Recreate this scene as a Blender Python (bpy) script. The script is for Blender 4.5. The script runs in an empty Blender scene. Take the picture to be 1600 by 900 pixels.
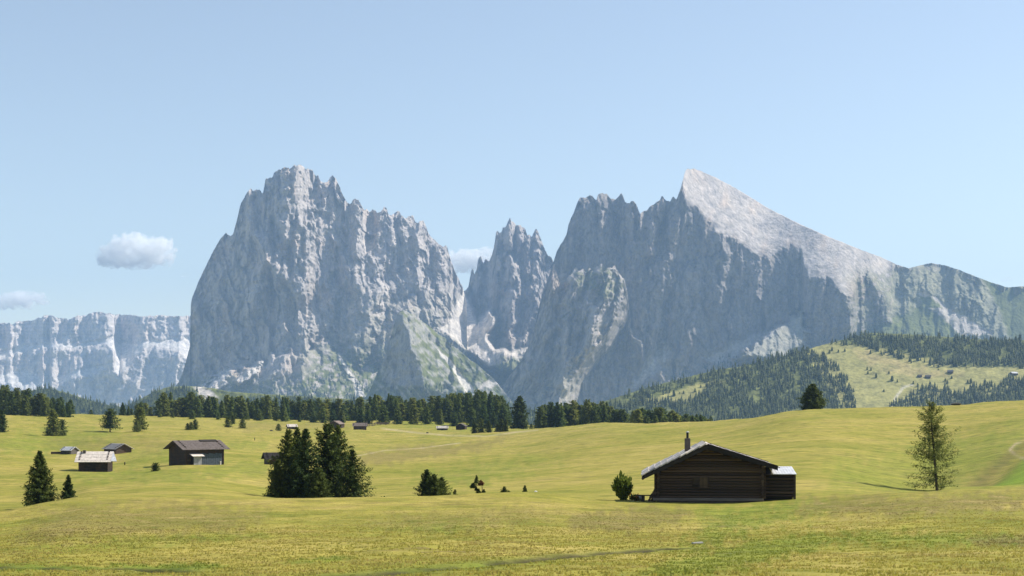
import bpy, bmesh, math, random
import numpy as np
from mathutils import Vector, Matrix

# ------------------------------------------------------------------ camera, sky, sun, exposure
S = bpy.context.scene
COL = S.collection
F = 1600 * 50 / 36.0            # focal length in photo pixels
HZ = 640.0                      # picture row of the horizon
camd = bpy.data.cameras.new('camera'); cam = bpy.data.objects.new('camera', camd); COL.objects.link(cam)
camd.lens = 50; camd.sensor_width = 36; camd.shift_y = (HZ - 450) / 1600
camd.clip_start = 0.2; camd.clip_end = 60000
cam.location = (0, 0, 0); cam.rotation_euler = (math.radians(90), 0, 0)
S.camera = cam

SUN = Vector((0.73, 0.27, 0.74)).normalized()          # direction towards the sun
EL = math.asin(SUN.z); AZ = math.atan2(SUN.x, SUN.y)
W = bpy.data.worlds.new('World'); S.world = W; W.use_nodes = True
nt = W.node_tree; nt.nodes.clear()
sky = nt.nodes.new('ShaderNodeTexSky'); sky.sky_type = 'NISHITA'; sky.sun_disc = False
sky.sun_elevation = EL; sky.sun_rotation = AZ; sky.altitude = 1900
sky.air_density = 1.3; sky.dust_density = 1.2; sky.ozone_density = 0.0
bg = nt.nodes.new('ShaderNodeBackground'); bg.inputs[1].default_value = 0.098
wo = nt.nodes.new('ShaderNodeOutputWorld')
hs = nt.nodes.new('ShaderNodeHueSaturation'); hs.inputs['Saturation'].default_value = 0.80; hs.inputs['Value'].default_value = 1.0
nt.links.new(sky.outputs[0], hs.inputs['Color']); nt.links.new(hs.outputs[0], bg.inputs[0]); nt.links.new(bg.outputs[0], wo.inputs[0])
sd = bpy.data.lights.new('sun', 'SUN'); so = bpy.data.objects.new('sun', sd); COL.objects.link(so)
sd.energy = 4.6; sd.angle = math.radians(0.53); sd.color = (1.0, 0.94, 0.84)
so.rotation_euler = SUN.to_track_quat('Z', 'Y').to_euler()
S.view_settings.view_transform = 'Standard'; S.view_settings.look = 'None'
S.view_settings.exposure = 0.66; S.view_settings.gamma = 1
S.render.engine = 'CYCLES'
S.cycles.use_denoising = True; S.cycles.denoiser = 'OPENIMAGEDENOISE'
S.cycles.volume_bounces = 40; S.cycles.max_bounces = 40; S.cycles.transparent_max_bounces = 8
HAZE = 6.2e-5

# ------------------------------------------------------------------ helpers
R0 = np.random.default_rng(7)
_perm = R0.permutation(4096); _ang = R0.uniform(0, 2*np.pi, 4096)
_gx, _gy = np.cos(_ang), np.sin(_ang)
def noise(x, y, seed=0):
    x = np.asarray(x, float) + seed*17.31; y = np.asarray(y, float) + seed*9.77
    xi = np.floor(x).astype(np.int64); yi = np.floor(y).astype(np.int64)
    xf = x - xi; yf = y - yi
    u = xf*xf*xf*(xf*(xf*6-15)+10); v = yf*yf*yf*(yf*(yf*6-15)+10)
    def g(ix, iy, dx, dy):
        h = _perm[(_perm[ix & 4095] + iy) & 4095]
        return _gx[h]*dx + _gy[h]*dy
    a = g(xi, yi, xf, yf); b = g(xi+1, yi, xf-1, yf); c = g(xi, yi+1, xf, yf-1); d = g(xi+1, yi+1, xf-1, yf-1)
    return (a + u*(b-a) + v*((c + u*(d-c)) - (a + u*(b-a))))*1.5
def fbm(x, y, seed=0, oc=5, gain=0.5):
    s = 0; a = 1; n = 0
    for i in range(oc):
        s = s + a*noise(x*2**i, y*2**i, seed+i); n += a; a *= gain
    return s/n
def ridged(x, y, seed=0, oc=5, gain=0.5):
    s = 0; a = 1; n = 0
    for i in range(oc):
        s = s + a*(1 - 2*np.abs(noise(x*2**i, y*2**i, seed+i))); n += a; a *= gain
    return s/n
def facets(x, y, seed=0, tilt=0.8, step=0.35):
    """angular blocks: every cell of a jittered grid carries its own tilted plane"""
    xi = np.floor(x).astype(np.int64); yi = np.floor(y).astype(np.int64)
    best = np.full(np.shape(x), 1e9); out = np.zeros(np.shape(x))
    for ox in (-1, 0, 1):
        for oy in (-1, 0, 1):
            cx = xi+ox; cy = yi+oy
            h = _perm[(_perm[(cx+seed*131) & 4095]+cy) & 4095]; h2 = _perm[(h+977) & 4095]; h3 = _perm[(h2+1543) & 4095]
            dx = x-(cx+.5+(h/4096-.5)*.9); dy = y-(cy+.5+(h2/4096-.5)*.9)
            d = dx*dx+dy*dy; m = d < best; best = np.where(m, d, best)
            h4 = _perm[(h3+311) & 4095]
            out = np.where(m, tilt*((h3/2048-1)*dx+(h4/2048-1)*.6*dy)+step*(_perm[(h4+71) & 4095]/2048-1), out)
    return out
def sstep(a, b, x):
    t = np.clip((x-a)/(b-a), 0, 1); return t*t*(3-2*t)
def poly_mask(X, Y, poly, soft=3.0, warp=0.0, seed=0, wl=14.0):
    P = np.array(poly, float)
    m = 25 + warp*2 + soft
    out = np.zeros(X.shape)
    sel = (X > P[:, 0].min()-m) & (X < P[:, 0].max()+m) & (Y > P[:, 1].min()-m) & (Y < P[:, 1].max()+m)
    if not sel.any(): return out
    x = X[sel]; y = Y[sel]
    if warp:
        wx = fbm(x/wl, y/wl, seed+50, 4)*warp*2; wy = fbm(x/wl, y/wl, seed+90, 4)*warp*2
        x = x + wx; y = y + wy
    ins = np.zeros(x.shape, bool); dist = np.full(x.shape, 1e9)
    n = len(P)
    for i in range(n):
        x1, y1 = P[i]; x2, y2 = P[(i+1) % n]
        c = ((y1 > y) != (y2 > y)) & (x < (x2-x1)*(y-y1)/(y2-y1+1e-12) + x1)
        ins ^= c
        t = np.clip(((x-x1)*(x2-x1)+(y-y1)*(y2-y1))/((x2-x1)**2+(y2-y1)**2+1e-9), 0, 1)
        dist = np.minimum(dist, np.hypot(x-x1-t*(x2-x1), y-y1-t*(y2-y1)))
    sdv = np.where(ins, dist, -dist)
    out[sel] = sstep(-soft, soft, sdv)
    return out
def mesh_from(name, V, faces, smooth=False):
    """V (n,3); faces (m,3) or (m,4) int array, or list of such arrays."""
    me = bpy.data.meshes.new(name)
    if not isinstance(faces, list): faces = [faces]
    faces = [f for f in faces if len(f)]
    nv = len(V); me.vertices.add(nv); me.vertices.foreach_set('co', np.asarray(V, np.float32).ravel())
    tot = [np.full(len(f), f.shape[1]) for f in faces]
    tot = np.concatenate(tot); loops = np.concatenate([f.ravel() for f in faces])
    me.loops.add(len(loops)); me.loops.foreach_set('vertex_index', loops.astype(np.int32))
    me.polygons.add(len(tot)); st = np.concatenate([[0], np.cumsum(tot)[:-1]])
    me.polygons.foreach_set('loop_start', st.astype(np.int32))
    me.polygons.foreach_set('loop_total', tot.astype(np.int32))
    me.update(calc_edges=True)
    if smooth: me.polygons.foreach_set('use_smooth', np.ones(len(tot), bool))
    return me
def attr_color(me, name, rgb):
    a = me.attributes.new(name, 'FLOAT_COLOR', 'POINT')
    c = np.ones((len(rgb), 4), np.float32); c[:, :3] = rgb
    a.data.foreach_set('color', c.ravel())
def attr_float(me, name, v):
    a = me.attributes.new(name, 'FLOAT', 'POINT'); a.data.foreach_set('value', np.asarray(v, np.float32).ravel())
def link(name, me, mat=None, parent=None):
    o = bpy.data.objects.new(name, me); COL.objects.link(o)
    if mat is not None and me is not None and not me.materials: me.materials.append(mat)
    if parent is not None: o.parent = parent
    return o
def tag(o, label=None, cat=None, group=None, kind=None):
    if label: o['label'] = label
    if cat: o['category'] = cat
    if group: o['group'] = group
    if kind: o['kind'] = kind
    return o
def empty(name, loc, rz=0.0, label=None, cat=None, group=None):
    o = bpy.data.objects.new(name, None); COL.objects.link(o)
    o.location = loc; o.rotation_euler = (0, 0, rz); o.empty_display_size = 0.5
    return tag(o, label, cat, group)
def copy_tree(o, parent=None):
    c = o.copy(); COL.objects.link(c)
    if parent is not None: c.parent = parent
    for ch in o.children: copy_tree(ch, c)
    return c
class NT:
    """small helper for node materials"""
    def __init__(s, name):
        s.m = bpy.data.materials.new(name); s.m.use_nodes = True
        s.t = s.m.node_tree; s.t.nodes.clear(); s.out = s.t.nodes.new('ShaderNodeOutputMaterial')
    def n(s, typ, **kw):
        nd = s.t.nodes.new(typ)
        for k, v in kw.items():
            if k.startswith('_'): setattr(nd, k[1:], v)
            else: nd.inputs[k.replace('__', ' ')].default_value = v
        return nd
    def l(s, a, b): s.t.links.new(a, b)
    def noise(s, scale, detail=4, vec=None, rough=0.55, dist=0.0):
        nd = s.n('ShaderNodeTexNoise', Scale=scale, Detail=detail, Roughness=rough, Distortion=dist)
        if vec is not None: s.l(vec, nd.inputs['Vector'])
        return nd.outputs['Fac']
    def coords(s, scale=(1, 1, 1), rot=(0, 0, 0), kind='Object'):
        tc = s.n('ShaderNodeTexCoord'); mp = s.n('ShaderNodeMapping')
        mp.inputs['Scale'].default_value = scale; mp.inputs['Rotation'].default_value = rot
        s.l(tc.outputs[kind], mp.inputs['Vector']); return mp.outputs[0]
    def ramp(s, fac, stops):
        r = s.n('ShaderNodeValToRGB'); e = r.color_ramp.elements
        while len(e) < len(stops): e.new(0.5)
        for i, (p, c) in enumerate(stops):
            e[i].position = p; e[i].color = (*c, 1) if not isinstance(c, float) else (c, c, c, 1)
        s.l(fac, r.inputs[0]); return r.outputs[0]
    def mix(s, a, b, fac, blend='MIX'):
        m = s.n('ShaderNodeMix', _data_type='RGBA', _blend_type=blend)
        for v, sock in ((fac, m.inputs[0]), (a, m.inputs[6]), (b, m.inputs[7])):
            if hasattr(v, 'links'): s.l(v, sock)
            elif isinstance(v, (int, float)): sock.default_value = v
            else: sock.default_value = (*v, 1)
        return m.outputs[2]
    def attr(s, name, out='Color'):
        return s.n('ShaderNodeAttribute', _attribute_name=name).outputs[out]
    def math(s, op, a, b=0.0, clamp=False):
        m = s.n('ShaderNodeMath', _operation=op, _use_clamp=clamp)
        for v, sock in ((a, m.inputs[0]), (b, m.inputs[1])):
            if hasattr(v, 'links'): s.l(v, sock)
            else: sock.default_value = v
        return m.outputs[0]
    def bump(s, h, strength=0.5, dist=0.1):
        b = s.n('ShaderNodeBump', Strength=strength, Distance=dist); s.l(h, b.inputs['Height']); return b.outputs[0]
    def principled(s, col, rough=0.9, normal=None, spec=0.2, metallic=0.0, trans=None):
        p = s.n('ShaderNodeBsdfPrincipled', Roughness=rough, Metallic=metallic)
        p.inputs['Specular IOR Level'].default_value = spec
        if hasattr(col, 'links'): s.l(col, p.inputs['Base Color'])
        else: p.inputs['Base Color'].default_value = (*col, 1)
        if normal is not None: s.l(normal, p.inputs['Normal'])
        sh = p.outputs[0]
        if trans:
            tr = s.n('ShaderNodeBsdfTranslucent')
            if hasattr(col, 'links'): s.l(col, tr.inputs[0])
            else: tr.inputs[0].default_value = (*col, 1)
            mx = s.n('ShaderNodeMixShader'); mx.inputs[0].default_value = trans
            s.l(sh, mx.inputs[1]); s.l(tr.outputs[0], mx.inputs[2]); sh = mx.outputs[0]
        s.l(sh, s.out.inputs[0]); return s.m

def ray(px, py, d):
    """world point seen at photo pixel (px, py) at depth d along the view axis"""
    return ((px-800)/F*d, d, -(py-HZ)/F*d)

# ------------------------------------------------------------------ meadow heights
# per picture column: how high the ground stands (as a sight line row) at each distance in metres
PROF = {
 -300: [(25,905),(40,885),(60,850),(95,812),(120,806),(150,790),(200,755),(260,724),(330,702),(450,680),(600,660),(700,650),(800,646),(900,655),(1500,700)],
 0:   [(25,903),(35,882),(50,852),(70,822),(95,799),(112,800),(125,797),(150,784),(200,753),(260,724),(330,704),(450,680),(560,662),(660,650),(760,646),(880,656),(1500,700)],
 75:  [(25,903),(40,868),(60,828),(80,801),(96,785),(112,789),(125,790),(150,779),(210,745),(260,726),(330,709),(420,691),(520,672),(640,655),(760,647),(880,656),(1500,700)],
 150: [(25,904),(40,868),(60,825),(80,795),(97,776),(112,776),(130,772),(165,759),(205,745),(240,735),(300,717),(400,691),(550,668),(700,653),(780,648),(900,660),(1500,700)],
 300: [(25,902),(40,866),(60,826),(80,795),(100,776),(120,769),(150,757),(190,742),(240,727),(300,708),(400,688),(550,669),(700,657),(800,652),(900,662),(1500,700)],
 480: [(25,901),(40,863),(60,825),(80,795),(92,778),(112,783),(132,781),(165,768),(205,748),(260,727),(330,710),(420,693),(550,676),(700,663),(800,657),(900,662),(1500,700)],
 650: [(25,900),(40,862),(60,824),(80,793),(94,775),(112,778),(130,776),(165,762),(210,744),(280,721),(380,702),(500,686),(620,675),(720,666),(800,658),(860,655),(960,666),(1500,700)],
 800: [(25,898),(40,860),(60,822),(80,792),(96,770),(110,772),(130,769),(165,754),(210,735),(280,713),(380,696),(460,685),(540,676),(600,671),(680,673),(750,669),(820,663),(950,670),(1500,700)],
 950: [(25,897),(40,860),(60,824),(80,799),(95,783),(108,775),(140,756),(190,730),(250,706),(320,686),(400,672),(460,665),(520,661),(600,668),(700,671),(850,672),(1500,700)],
 1110:[(25,897),(40,860),(60,826),(80,801),(93,786),(98,781),(106,775),(120,765),(150,741),(200,712),(260,688),(320,672),(380,663),(430,659),(520,668),(700,685),(1500,700)],
 1270:[(25,897),(40,858),(60,820),(80,793),(93,778),(108,767),(140,741),(180,712),(220,688),(260,667),(300,652),(340,643),(370,640),(450,655),(700,690),(1500,710)],
 1450:[(25,896),(40,852),(60,810),(78,781),(90,767),(108,771),(135,767),(170,738),(200,711),(240,684),(280,662),(320,646),(360,637),(380,636),(450,650),(700,690),(1500,710)],
 1600:[(25,895),(40,850),(60,808),(78,781),(90,767),(108,768),(125,760),(150,735),(180,705),(215,680),(255,658),(300,641),(345,629),(370,626),(450,645),(700,690),(1500,710)],
 1900:[(25,895),(40,848),(60,806),(78,780),(90,768),(108,764),(125,752),(150,722),(180,690),(215,662),(255,642),(300,626),(345,616),(370,613),(450,640),(700,690),(1500,710)],
}
def pchip(xk, yk, x):
    xk = np.array(xk, float); yk = np.array(yk, float)
    h = np.diff(xk); dl = np.diff(yk)/h; m = np.zeros(len(xk))
    for i in range(1, len(xk)-1):
        if dl[i-1]*dl[i] > 0:
            w1 = 2*h[i]+h[i-1]; w2 = h[i]+2*h[i-1]; m[i] = (w1+w2)/(w1/dl[i-1]+w2/dl[i])
    m[0] = dl[0]; m[-1] = dl[-1]
    x = np.clip(x, xk[0], xk[-1]); i = np.clip(np.searchsorted(xk, x)-1, 0, len(xk)-2)
    t = (x-xk[i])/h[i]; t2 = t*t; t3 = t2*t
    return (2*t3-3*t2+1)*yk[i] + (t3-2*t2+t)*h[i]*m[i] + (-2*t3+3*t2)*yk[i+1] + (t3-t2)*h[i]*m[i+1]
_lg = np.linspace(math.log(25), math.log(1500), 500)
_cols = sorted(PROF)
_tab = np.array([pchip([math.log(d) for d, _ in PROF[c]], [p for _, p in PROF[c]], _lg) for c in _cols])
_pxs = np.arange(-300, 1901, 10.0)
_tab = np.array([pchip(_cols, _tab[:, j], _pxs) for j in range(len(_lg))]).T      # (px, lg)
for _ in range(3):                                        # soften along the slope
    _tab[:, 1:-1] = 0.25*_tab[:, :-2] + 0.5*_tab[:, 1:-1] + 0.25*_tab[:, 2:]
DITCH = [ [(-60,886,0.1),(0,887,.15),(100,889,.25),(180,888,.3),(240,889,.5),(275,893,.6)],
          [(560,899,.5),(640,892,.35),(720,885,.35),(820,875,.4),(900,868,.4),(980,862,.4),(1050,856,.25)] ]
def _ground_base(x, y):
    x = np.asarray(x, float); y = np.asarray(y, float)
    yy = np.maximum(y, 25.0)
    px = np.clip(800 + F*x/yy, -300, 1899.9); lg = np.clip(np.log(yy), _lg[0], _lg[-1]-1e-6)
    a = (px+300)/10; i = np.clip(np.floor(a).astype(int), 0, len(_pxs)-2); fa = a-i
    b = (lg-_lg[0])/(_lg[1]-_lg[0]); j = np.clip(np.floor(b).astype(int), 0, len(_lg)-2); fb = b-j
    py = (_tab[i, j]*(1-fa)+_tab[i+1, j]*fa)*(1-fb) + (_tab[i, j+1]*(1-fa)+_tab[i+1, j+1]*fa)*fb
    z = -(py-HZ)/F*np.minimum(yy, 1500)
    znear = -1.72 - 0.048*np.clip(y, -60, 25)               # the slope the camera stands on
    z = np.where(y < 25, znear + (z - (-1.72-0.048*25))*sstep(2, 25, y), z)
    far = sstep(900, 1500, y); z = z*(1-far) + far*np.minimum(z, -60) 
    return z
def ditch_carve(x, y):
    c = np.zeros(np.shape(x)); dd = np.full(np.shape(x), 9.0)
    for pl in DITCH:
        pts = []
        for (px, py, dep) in pl:                          # walk down the sight line to the ground
            ds = np.linspace(25.2, 70, 900); k = np.argmin(np.abs(-(py-HZ)/F*ds - _ground_base((px-800)/F*ds, ds)))
            pts.append(((px-800)/F*ds[k], ds[k], dep))
        for (x1, y1, d1), (x2, y2, d2) in zip(pts[:-1], pts[1:]):
            t = np.clip(((x-x1)*(x2-x1)+(y-y1)*(y2-y1))/((x2-x1)**2+(y2-y1)**2), 0, 1)
            q = np.hypot(x-x1-t*(x2-x1), y-y1-t*(y2-y1)); dp = d1+(d2-d1)*t
            far = y > y1+(y2-y1)*np.clip((x-x1)/(x2-x1), 0, 1)
            c = np.maximum(c, dp*.55*np.exp(-(q/.32)**2)); dd = np.minimum(dd, q)
    return c, dd
GUL = [((1490-800)/F*112, 112), ((1530-800)/F*135, 135), ((1565-800)/F*160, 160), ((1600-800)/F*186, 186), ((1660-800)/F*230, 230)]
def gully(x, y):
    """signed distance (m) from the gully line on the hill, positive on its far-right bank"""
    best = np.full(np.shape(x), 1e9); sg = np.zeros(np.shape(x))
    for (x1, y1), (x2, y2) in zip(GUL[:-1], GUL[1:]):
        t = np.clip(((x-x1)*(x2-x1)+(y-y1)*(y2-y1))/((x2-x1)**2+(y2-y1)**2), 0, 1)
        q = np.hypot(x-x1-t*(x2-x1), y-y1-t*(y2-y1)); s = np.sign((x-x1)*(y2-y1)-(y-y1)*(x2-x1))
        m = q < best; best = np.where(m, q, best); sg = np.where(m, s, sg)
    return best*sg
def ground_z(x, y, detail=True):
    x = np.asarray(x, float); y = np.asarray(y, float)
    z = _ground_base(x, y)
    amp = np.clip(y, 8, 700)
    z = z + fbm(x/9, y/9, 3, 3)*0.0011*amp*np.clip(y/60, .4, 1) + fbm(x/28, y/28, 5, 3)*0.0014*np.clip(amp, 0, 400)
    if detail:
        z = z + fbm(x/1.3, y/1.3, 11, 4)*0.07*(1-sstep(60, 140, y))
        hum = sstep(0.05, 0.45, fbm(x/14, y/14, 21, 3))
        z = z + hum*np.abs(noise(x/2.2, y/2.2, 31))*0.16*(1-sstep(90, 200, y))
        c, _ = ditch_carve(x, y); z = z - c
    g = gully(x, y)
    ok = sstep(98, 116, y)*(1-sstep(200, 240, y))
    z = z + ok*(1.5*sstep(0, 9, g)*(1-sstep(9, 40, g)) - 0.45*np.exp(-(g/1.6)**2))
    return z
def gz(x, y): return float(ground_z(np.array([x]), np.array([y]), True)[0])
def stand(px, d):
    """point on the meadow under photo column px at distance d"""
    x = (px-800)/F*d
    return Vector((x, d, gz(x, d)))

def cover(X, Y, PX, PY):
    """green and dry shares of the meadow's ground cover"""
    green = np.zeros(X.shape); dry = np.zeros(X.shape); wet = np.zeros(X.shape)
    def pm(poly, **k): return poly_mask(PX, PY, poly, **k)*(Y > 22)
    g = gully(X, Y); okg = sstep(100, 118, Y)*(1-sstep(215, 250, Y))
    green = np.maximum(green, okg*sstep(0.3, 2.5, g)*1.0)
    near = Y < 105
    green = np.maximum(green, near*0.9*pm([(1085,790),(1240,780),(1300,790),(1200,812),(1130,850),(1040,880),(1120,815)], soft=26, warp=26, seed=1))
    green = np.maximum(green, near*0.75*pm([(1000,900),(1030,880),(1120,862),(1180,842),(1330,832),(1600,835),(1600,850),(1300,850),(1150,890),(1100,902)], soft=8, warp=10, seed=2))
    green = np.maximum(green, near*0.9*pm([(490,873),(530,869),(560,872),(500,877),(440,879)], soft=3, warp=4, seed=3))
    green = np.maximum(green, near*0.85*pm([(-20,884),(90,886),(200,883),(330,880),(360,886),(290,893),(200,889),(0,891)], soft=3, warp=4, seed=4))
    green = np.maximum(green, near*0.55*pm([(590,828),(680,818),(760,822),(700,834)], soft=6, warp=8, seed=5))
    green = np.maximum(green, near*0.45*pm([(60,855),(180,845),(330,835),(420,830),(420,838),(200,856)], soft=6, warp=8, seed=6))
    mid = (Y > 105)
    green = np.maximum(green, mid*0.6*pm([(210,730),(300,736),(360,722),(420,722),(420,740),(280,752),(130,752),(100,742)], soft=8, warp=10, seed=7))
    green = np.maximum(green, mid*0.6*pm([(640,745),(720,730),(800,720),(880,722),(760,752),(690,765)], soft=14, warp=16, seed=8))
    green = np.maximum(green, mid*0.55*pm([(180,708),(260,700),(300,720),(200,718)], soft=8, warp=8, seed=9))
    green = np.maximum(green, mid*0.6*pm([(330,690),(420,688),(420,702),(330,702)], soft=5, warp=6, seed=10))
    green = np.maximum(green, mid*0.55*pm([(0,680),(110,672),(190,668),(160,690),(100,702),(0,712)], soft=8, warp=10, seed=11))
    green = np.maximum(green, mid*0.55*pm([(620,655),(690,660),(780,655),(840,660),(770,672),(640,668)], soft=4, warp=4, seed=12))
    green = np.maximum(green, mid*0.55*pm([(1300,720),(1500,690),(1600,660),(1600,700),(1480,770),(1290,772)], soft=22, warp=18, seed=13))
    dry = np.maximum(dry, near*0.9*pm([(1250,782),(1600,770),(1600,795),(1380,806),(1250,800)], soft=10, warp=12, seed=14))
    dry = np.maximum(dry, near*0.9*pm([(890,806),(1010,792),(1080,798),(1060,822),(960,832),(880,824)], soft=8, warp=10, seed=15))
    dry = np.maximum(dry, near*0.8*pm([(110,790),(300,786),(420,800),(380,826),(150,838),(20,850),(60,810)], soft=14, warp=14, seed=16))  # dry hump slope; its shade away from the sun is painted in too
    dry = np.maximum(dry, near*0.65*pm([(600,808),(800,792),(900,800),(760,826),(560,824)], soft=12, warp=14, seed=17))
    dry = np.maximum(dry, near*0.9*pm([(1510,842),(1560,838),(1610,840),(1610,852),(1530,852)], soft=5, warp=5, seed=18))
    dry = np.maximum(dry, mid*0.9*pm([(560,712),(620,700),(760,690),(800,682),(760,700),(620,724),(560,726)], soft=5, warp=7, seed=19))
    dry = np.maximum(dry, mid*0.55*pm([(90,695),(200,682),(280,684),(260,700),(120,705)], soft=8, warp=10, seed=20))
    dry = np.maximum(dry, mid*0.5*pm([(380,662),(560,660),(560,668),(380,672)], soft=4, warp=4, seed=22))
    return green, dry
def ground_masks(x, y, PX, PY): return cover(x, y, PX, PY)[0]
# ground sheet
def build_ground():
    ys = np.concatenate([[-260, -120, -60, -30, -15, -6, 0, 4, 8, 12, 16, 20, 23],
                         np.exp(np.linspace(math.log(25), math.log(110), 420)),
                         np.exp(np.linspace(math.log(110), math.log(900), 250))[1:],
                         [950, 1000, 1100, 1200, 1350, 1500, 2000, 3000, 5000, 8000, 12300]])
    ts = np.concatenate([[-3.2, -2.2, -1.5, -1.0, -.75, -.6, -.5, -.44], np.linspace(-.40, .40, 560), [.44, .5, .6, .75, 1.0, 1.5, 2.2, 3.2]])
    T, Y = np.meshgrid(ts, ys); X = T*np.sqrt(Y*Y+100.0)
    X = np.clip(X, -6300, 6300)
    Z = ground_z(X, Y)
    far = Y > 1500; Z[far] = np.minimum(Z[far], -60) - np.minimum((Y[far]-1500)*0.01, 40)
    ny, nx = X.shape
    V = np.stack([X, Y, Z], -1).reshape(-1, 3)
    idx = np.arange(nx*ny).reshape(ny, nx)
    Fc = np.stack([idx[:-1, :-1], idx[:-1, 1:], idx[1:, 1:], idx[1:, :-1]], -1).reshape(-1, 4)
    me = mesh_from('ground', V, Fc, True)
    # masks of ground cover, laid out on the ground; dry also carries painted shade
    PX = 800 + F*X/np.maximum(Y, 20); PY = HZ - F*Z/np.maximum(Y, 20)
    green, dry = cover(X, Y, PX, PY); g = gully(X, Y); okg = sstep(100, 118, Y)*(1-sstep(215, 250, Y))
    _, dq = ditch_carve(X, Y)
    wet = np.exp(-(dq/0.8)**2)*.8*(Y < 72)
    soil = np.exp(-(dq/0.50)**4)*(Y < 72)*sstep(-.35, .1, fbm(X/2.5, Y/2.5, 71, 3)+.08)
    soil = np.maximum(soil, okg*0.5*np.exp(-((g+1)/1.2)**2))
    tk = np.zeros(X.shape)
    for pl, wd in (([(596,669),(640,675),(700,680.5),(760,681.5),(800,676),(840,672)], 1.1), ([(1602,688),(1586,694),(1578,703),(1588,712),(1600,716)], 2.0), ([(560,712),(600,704),(660,700),(720,692)], .7)):
        for (x1, y1), (x2, y2) in zip(pl[:-1], pl[1:]):
            t = np.clip(((PX-x1)*(x2-x1)+(PY-y1)*(y2-y1))/((x2-x1)**2+(y2-y1)**2), 0, 1)
            q = np.hypot(PX-x1-t*(x2-x1), PY-y1-t*(y2-y1)); tk = np.maximum(tk, np.exp(-(q/wd)**2))
    tk = tk*(Y > 120)*(Y < 760)*np.clip(.75+fbm(X/9, Y/9, 88, 3), 0, 1); attr_float(me, 'track', tk)
    attr_float(me, 'lush', okg*sstep(.5, 4, g)); attr_float(me, 'mown', sstep(75, 130, Y)); attr_float(me, 'green', green); attr_float(me, 'dry', dry); attr_float(me, 'wet', wet); attr_float(me, 'soil', soil)
    m = NT('meadow_grass')
    co = m.coords()
    st = m.coords(scale=(0.10, 0.62, 0.5), rot=(0, 0, 0.06))
    st2 = m.coords(scale=(0.34, 1.7, 1), rot=(0, 0, -0.05))
    n1 = m.noise(0.045, 5, co); n2 = m.noise(0.6, 6, co, 0.65); n3 = m.noise(7.0, 4, co, 0.7)
    s1 = m.noise(1.0, 5, st, 0.6, 0.6); s2 = m.noise(1.0, 3, st2, 0.6, 0.3)
    mown = m.attr('mown', 'Fac'); n4 = m.noise(0.18, 6, co, 0.7)
    sm = m.mix(n4, s1, mown)
    base = m.ramp(m.math('ADD', m.math('MULTIPLY', n1, 0.5), m.math('MULTIPLY', sm, 0.5)),
                  [(0.36, (0.190, 0.200, 0.028)), (0.47, (0.270, 0.248, 0.044)), (0.56, (0.350, 0.292, 0.068)), (0.68, (0.425, 0.338, 0.105))])
    grn = m.ramp(n2, [(0.3, (0.105, 0.165, 0.016)), (0.7, (0.215, 0.250, 0.030))])
    dry_shade = m.ramp(n2, [(0.3, (0.140, 0.112, 0.036)), (0.55, (0.195, 0.160, 0.052)), (0.72, (0.34, 0.27, 0.105))])  # dry brown, darkened further to stand for shade on the hump slope
    c = m.mix(base, grn, m.math('MULTIPLY', m.attr('green', 'Fac'), m.math('ADD', m.math('MULTIPLY', s1, 0.5), 0.62), True))
    dm = m.math('MULTIPLY', m.attr('dry', 'Fac'), m.ramp(n2, [(0.38, 0.15), (0.58, 1.0)]), True)
    c = m.mix(c, (0.185, 0.275, 0.022), m.math('MULTIPLY', m.attr('lush', 'Fac'), 0.8))
    c = m.mix(c, dry_shade, dm)
    fl = m.noise(1.0, 5, m.coords(scale=(.22, 1.1, 1), rot=(0, 0, .04)), .7, .4)
    c = m.mix(c, (0.20, 0.15, 0.055), m.math('MULTIPLY', m.ramp(fl, [(0.54, 0.0), (0.66, 0.85)]), m.ramp(n1, [(.42, .15), (.58, 1.0)])))
    f2 = m.noise(1.0, 4, m.coords(scale=(.7, 2.6, 1), rot=(0, 0, .05)), .7)
    c = m.mix(c, m.ramp(f2, [(0.3, (0.74, 0.78, 0.72)), (0.5, (1., 1., 1.)), (0.7, (1.17, 1.14, 1.2))]), mown, 'MULTIPLY')
    c = m.mix(c, (0.42, 0.345, 0.19), m.attr('track', 'Fac'))
    c = m.mix(c, (0.085, 0.150, 0.020), m.math('MULTIPLY', m.attr('wet', 'Fac'), 0.65))
    c = m.mix(c, (0.045, 0.035, 0.022), m.attr('soil', 'Fac'))
    # tussocks, dead stems and mown swathes
    c = m.mix(c, m.ramp(n2, [(0.30, (0.62, 0.66, 0.60)), (0.5, (0.97, 0.97, 0.97)), (0.7, (1.16, 1.13, 1.1))]), 1.0, 'MULTIPLY')
    c = m.mix(c, m.ramp(n3, [(0.25, (0.66, 0.69, 0.66)), (0.5, (1.0, 1.0, 1.0)), (0.75, (1.25, 1.22, 1.2))]), 0.8, 'MULTIPLY')
    c = m.mix(c, m.ramp(s2, [(0.3, (0.80, 0.83, 0.80)), (0.5, (1.0, 1.0, 1.0)), (0.72, (1.13, 1.1, 1.12))]), mown, 'MULTIPLY')
    h = m.math('ADD', m.math('MULTIPLY', n2, 0.5), m.math('MULTIPLY', n3, 0.25))
    m.principled(c, 0.95, m.bump(h, 0.55, 0.25), 0.1)
    o = link('ground', me, m.m); tag(o, 'rolling yellow green mown alpine meadow', kind='structure')
build_ground()

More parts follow.
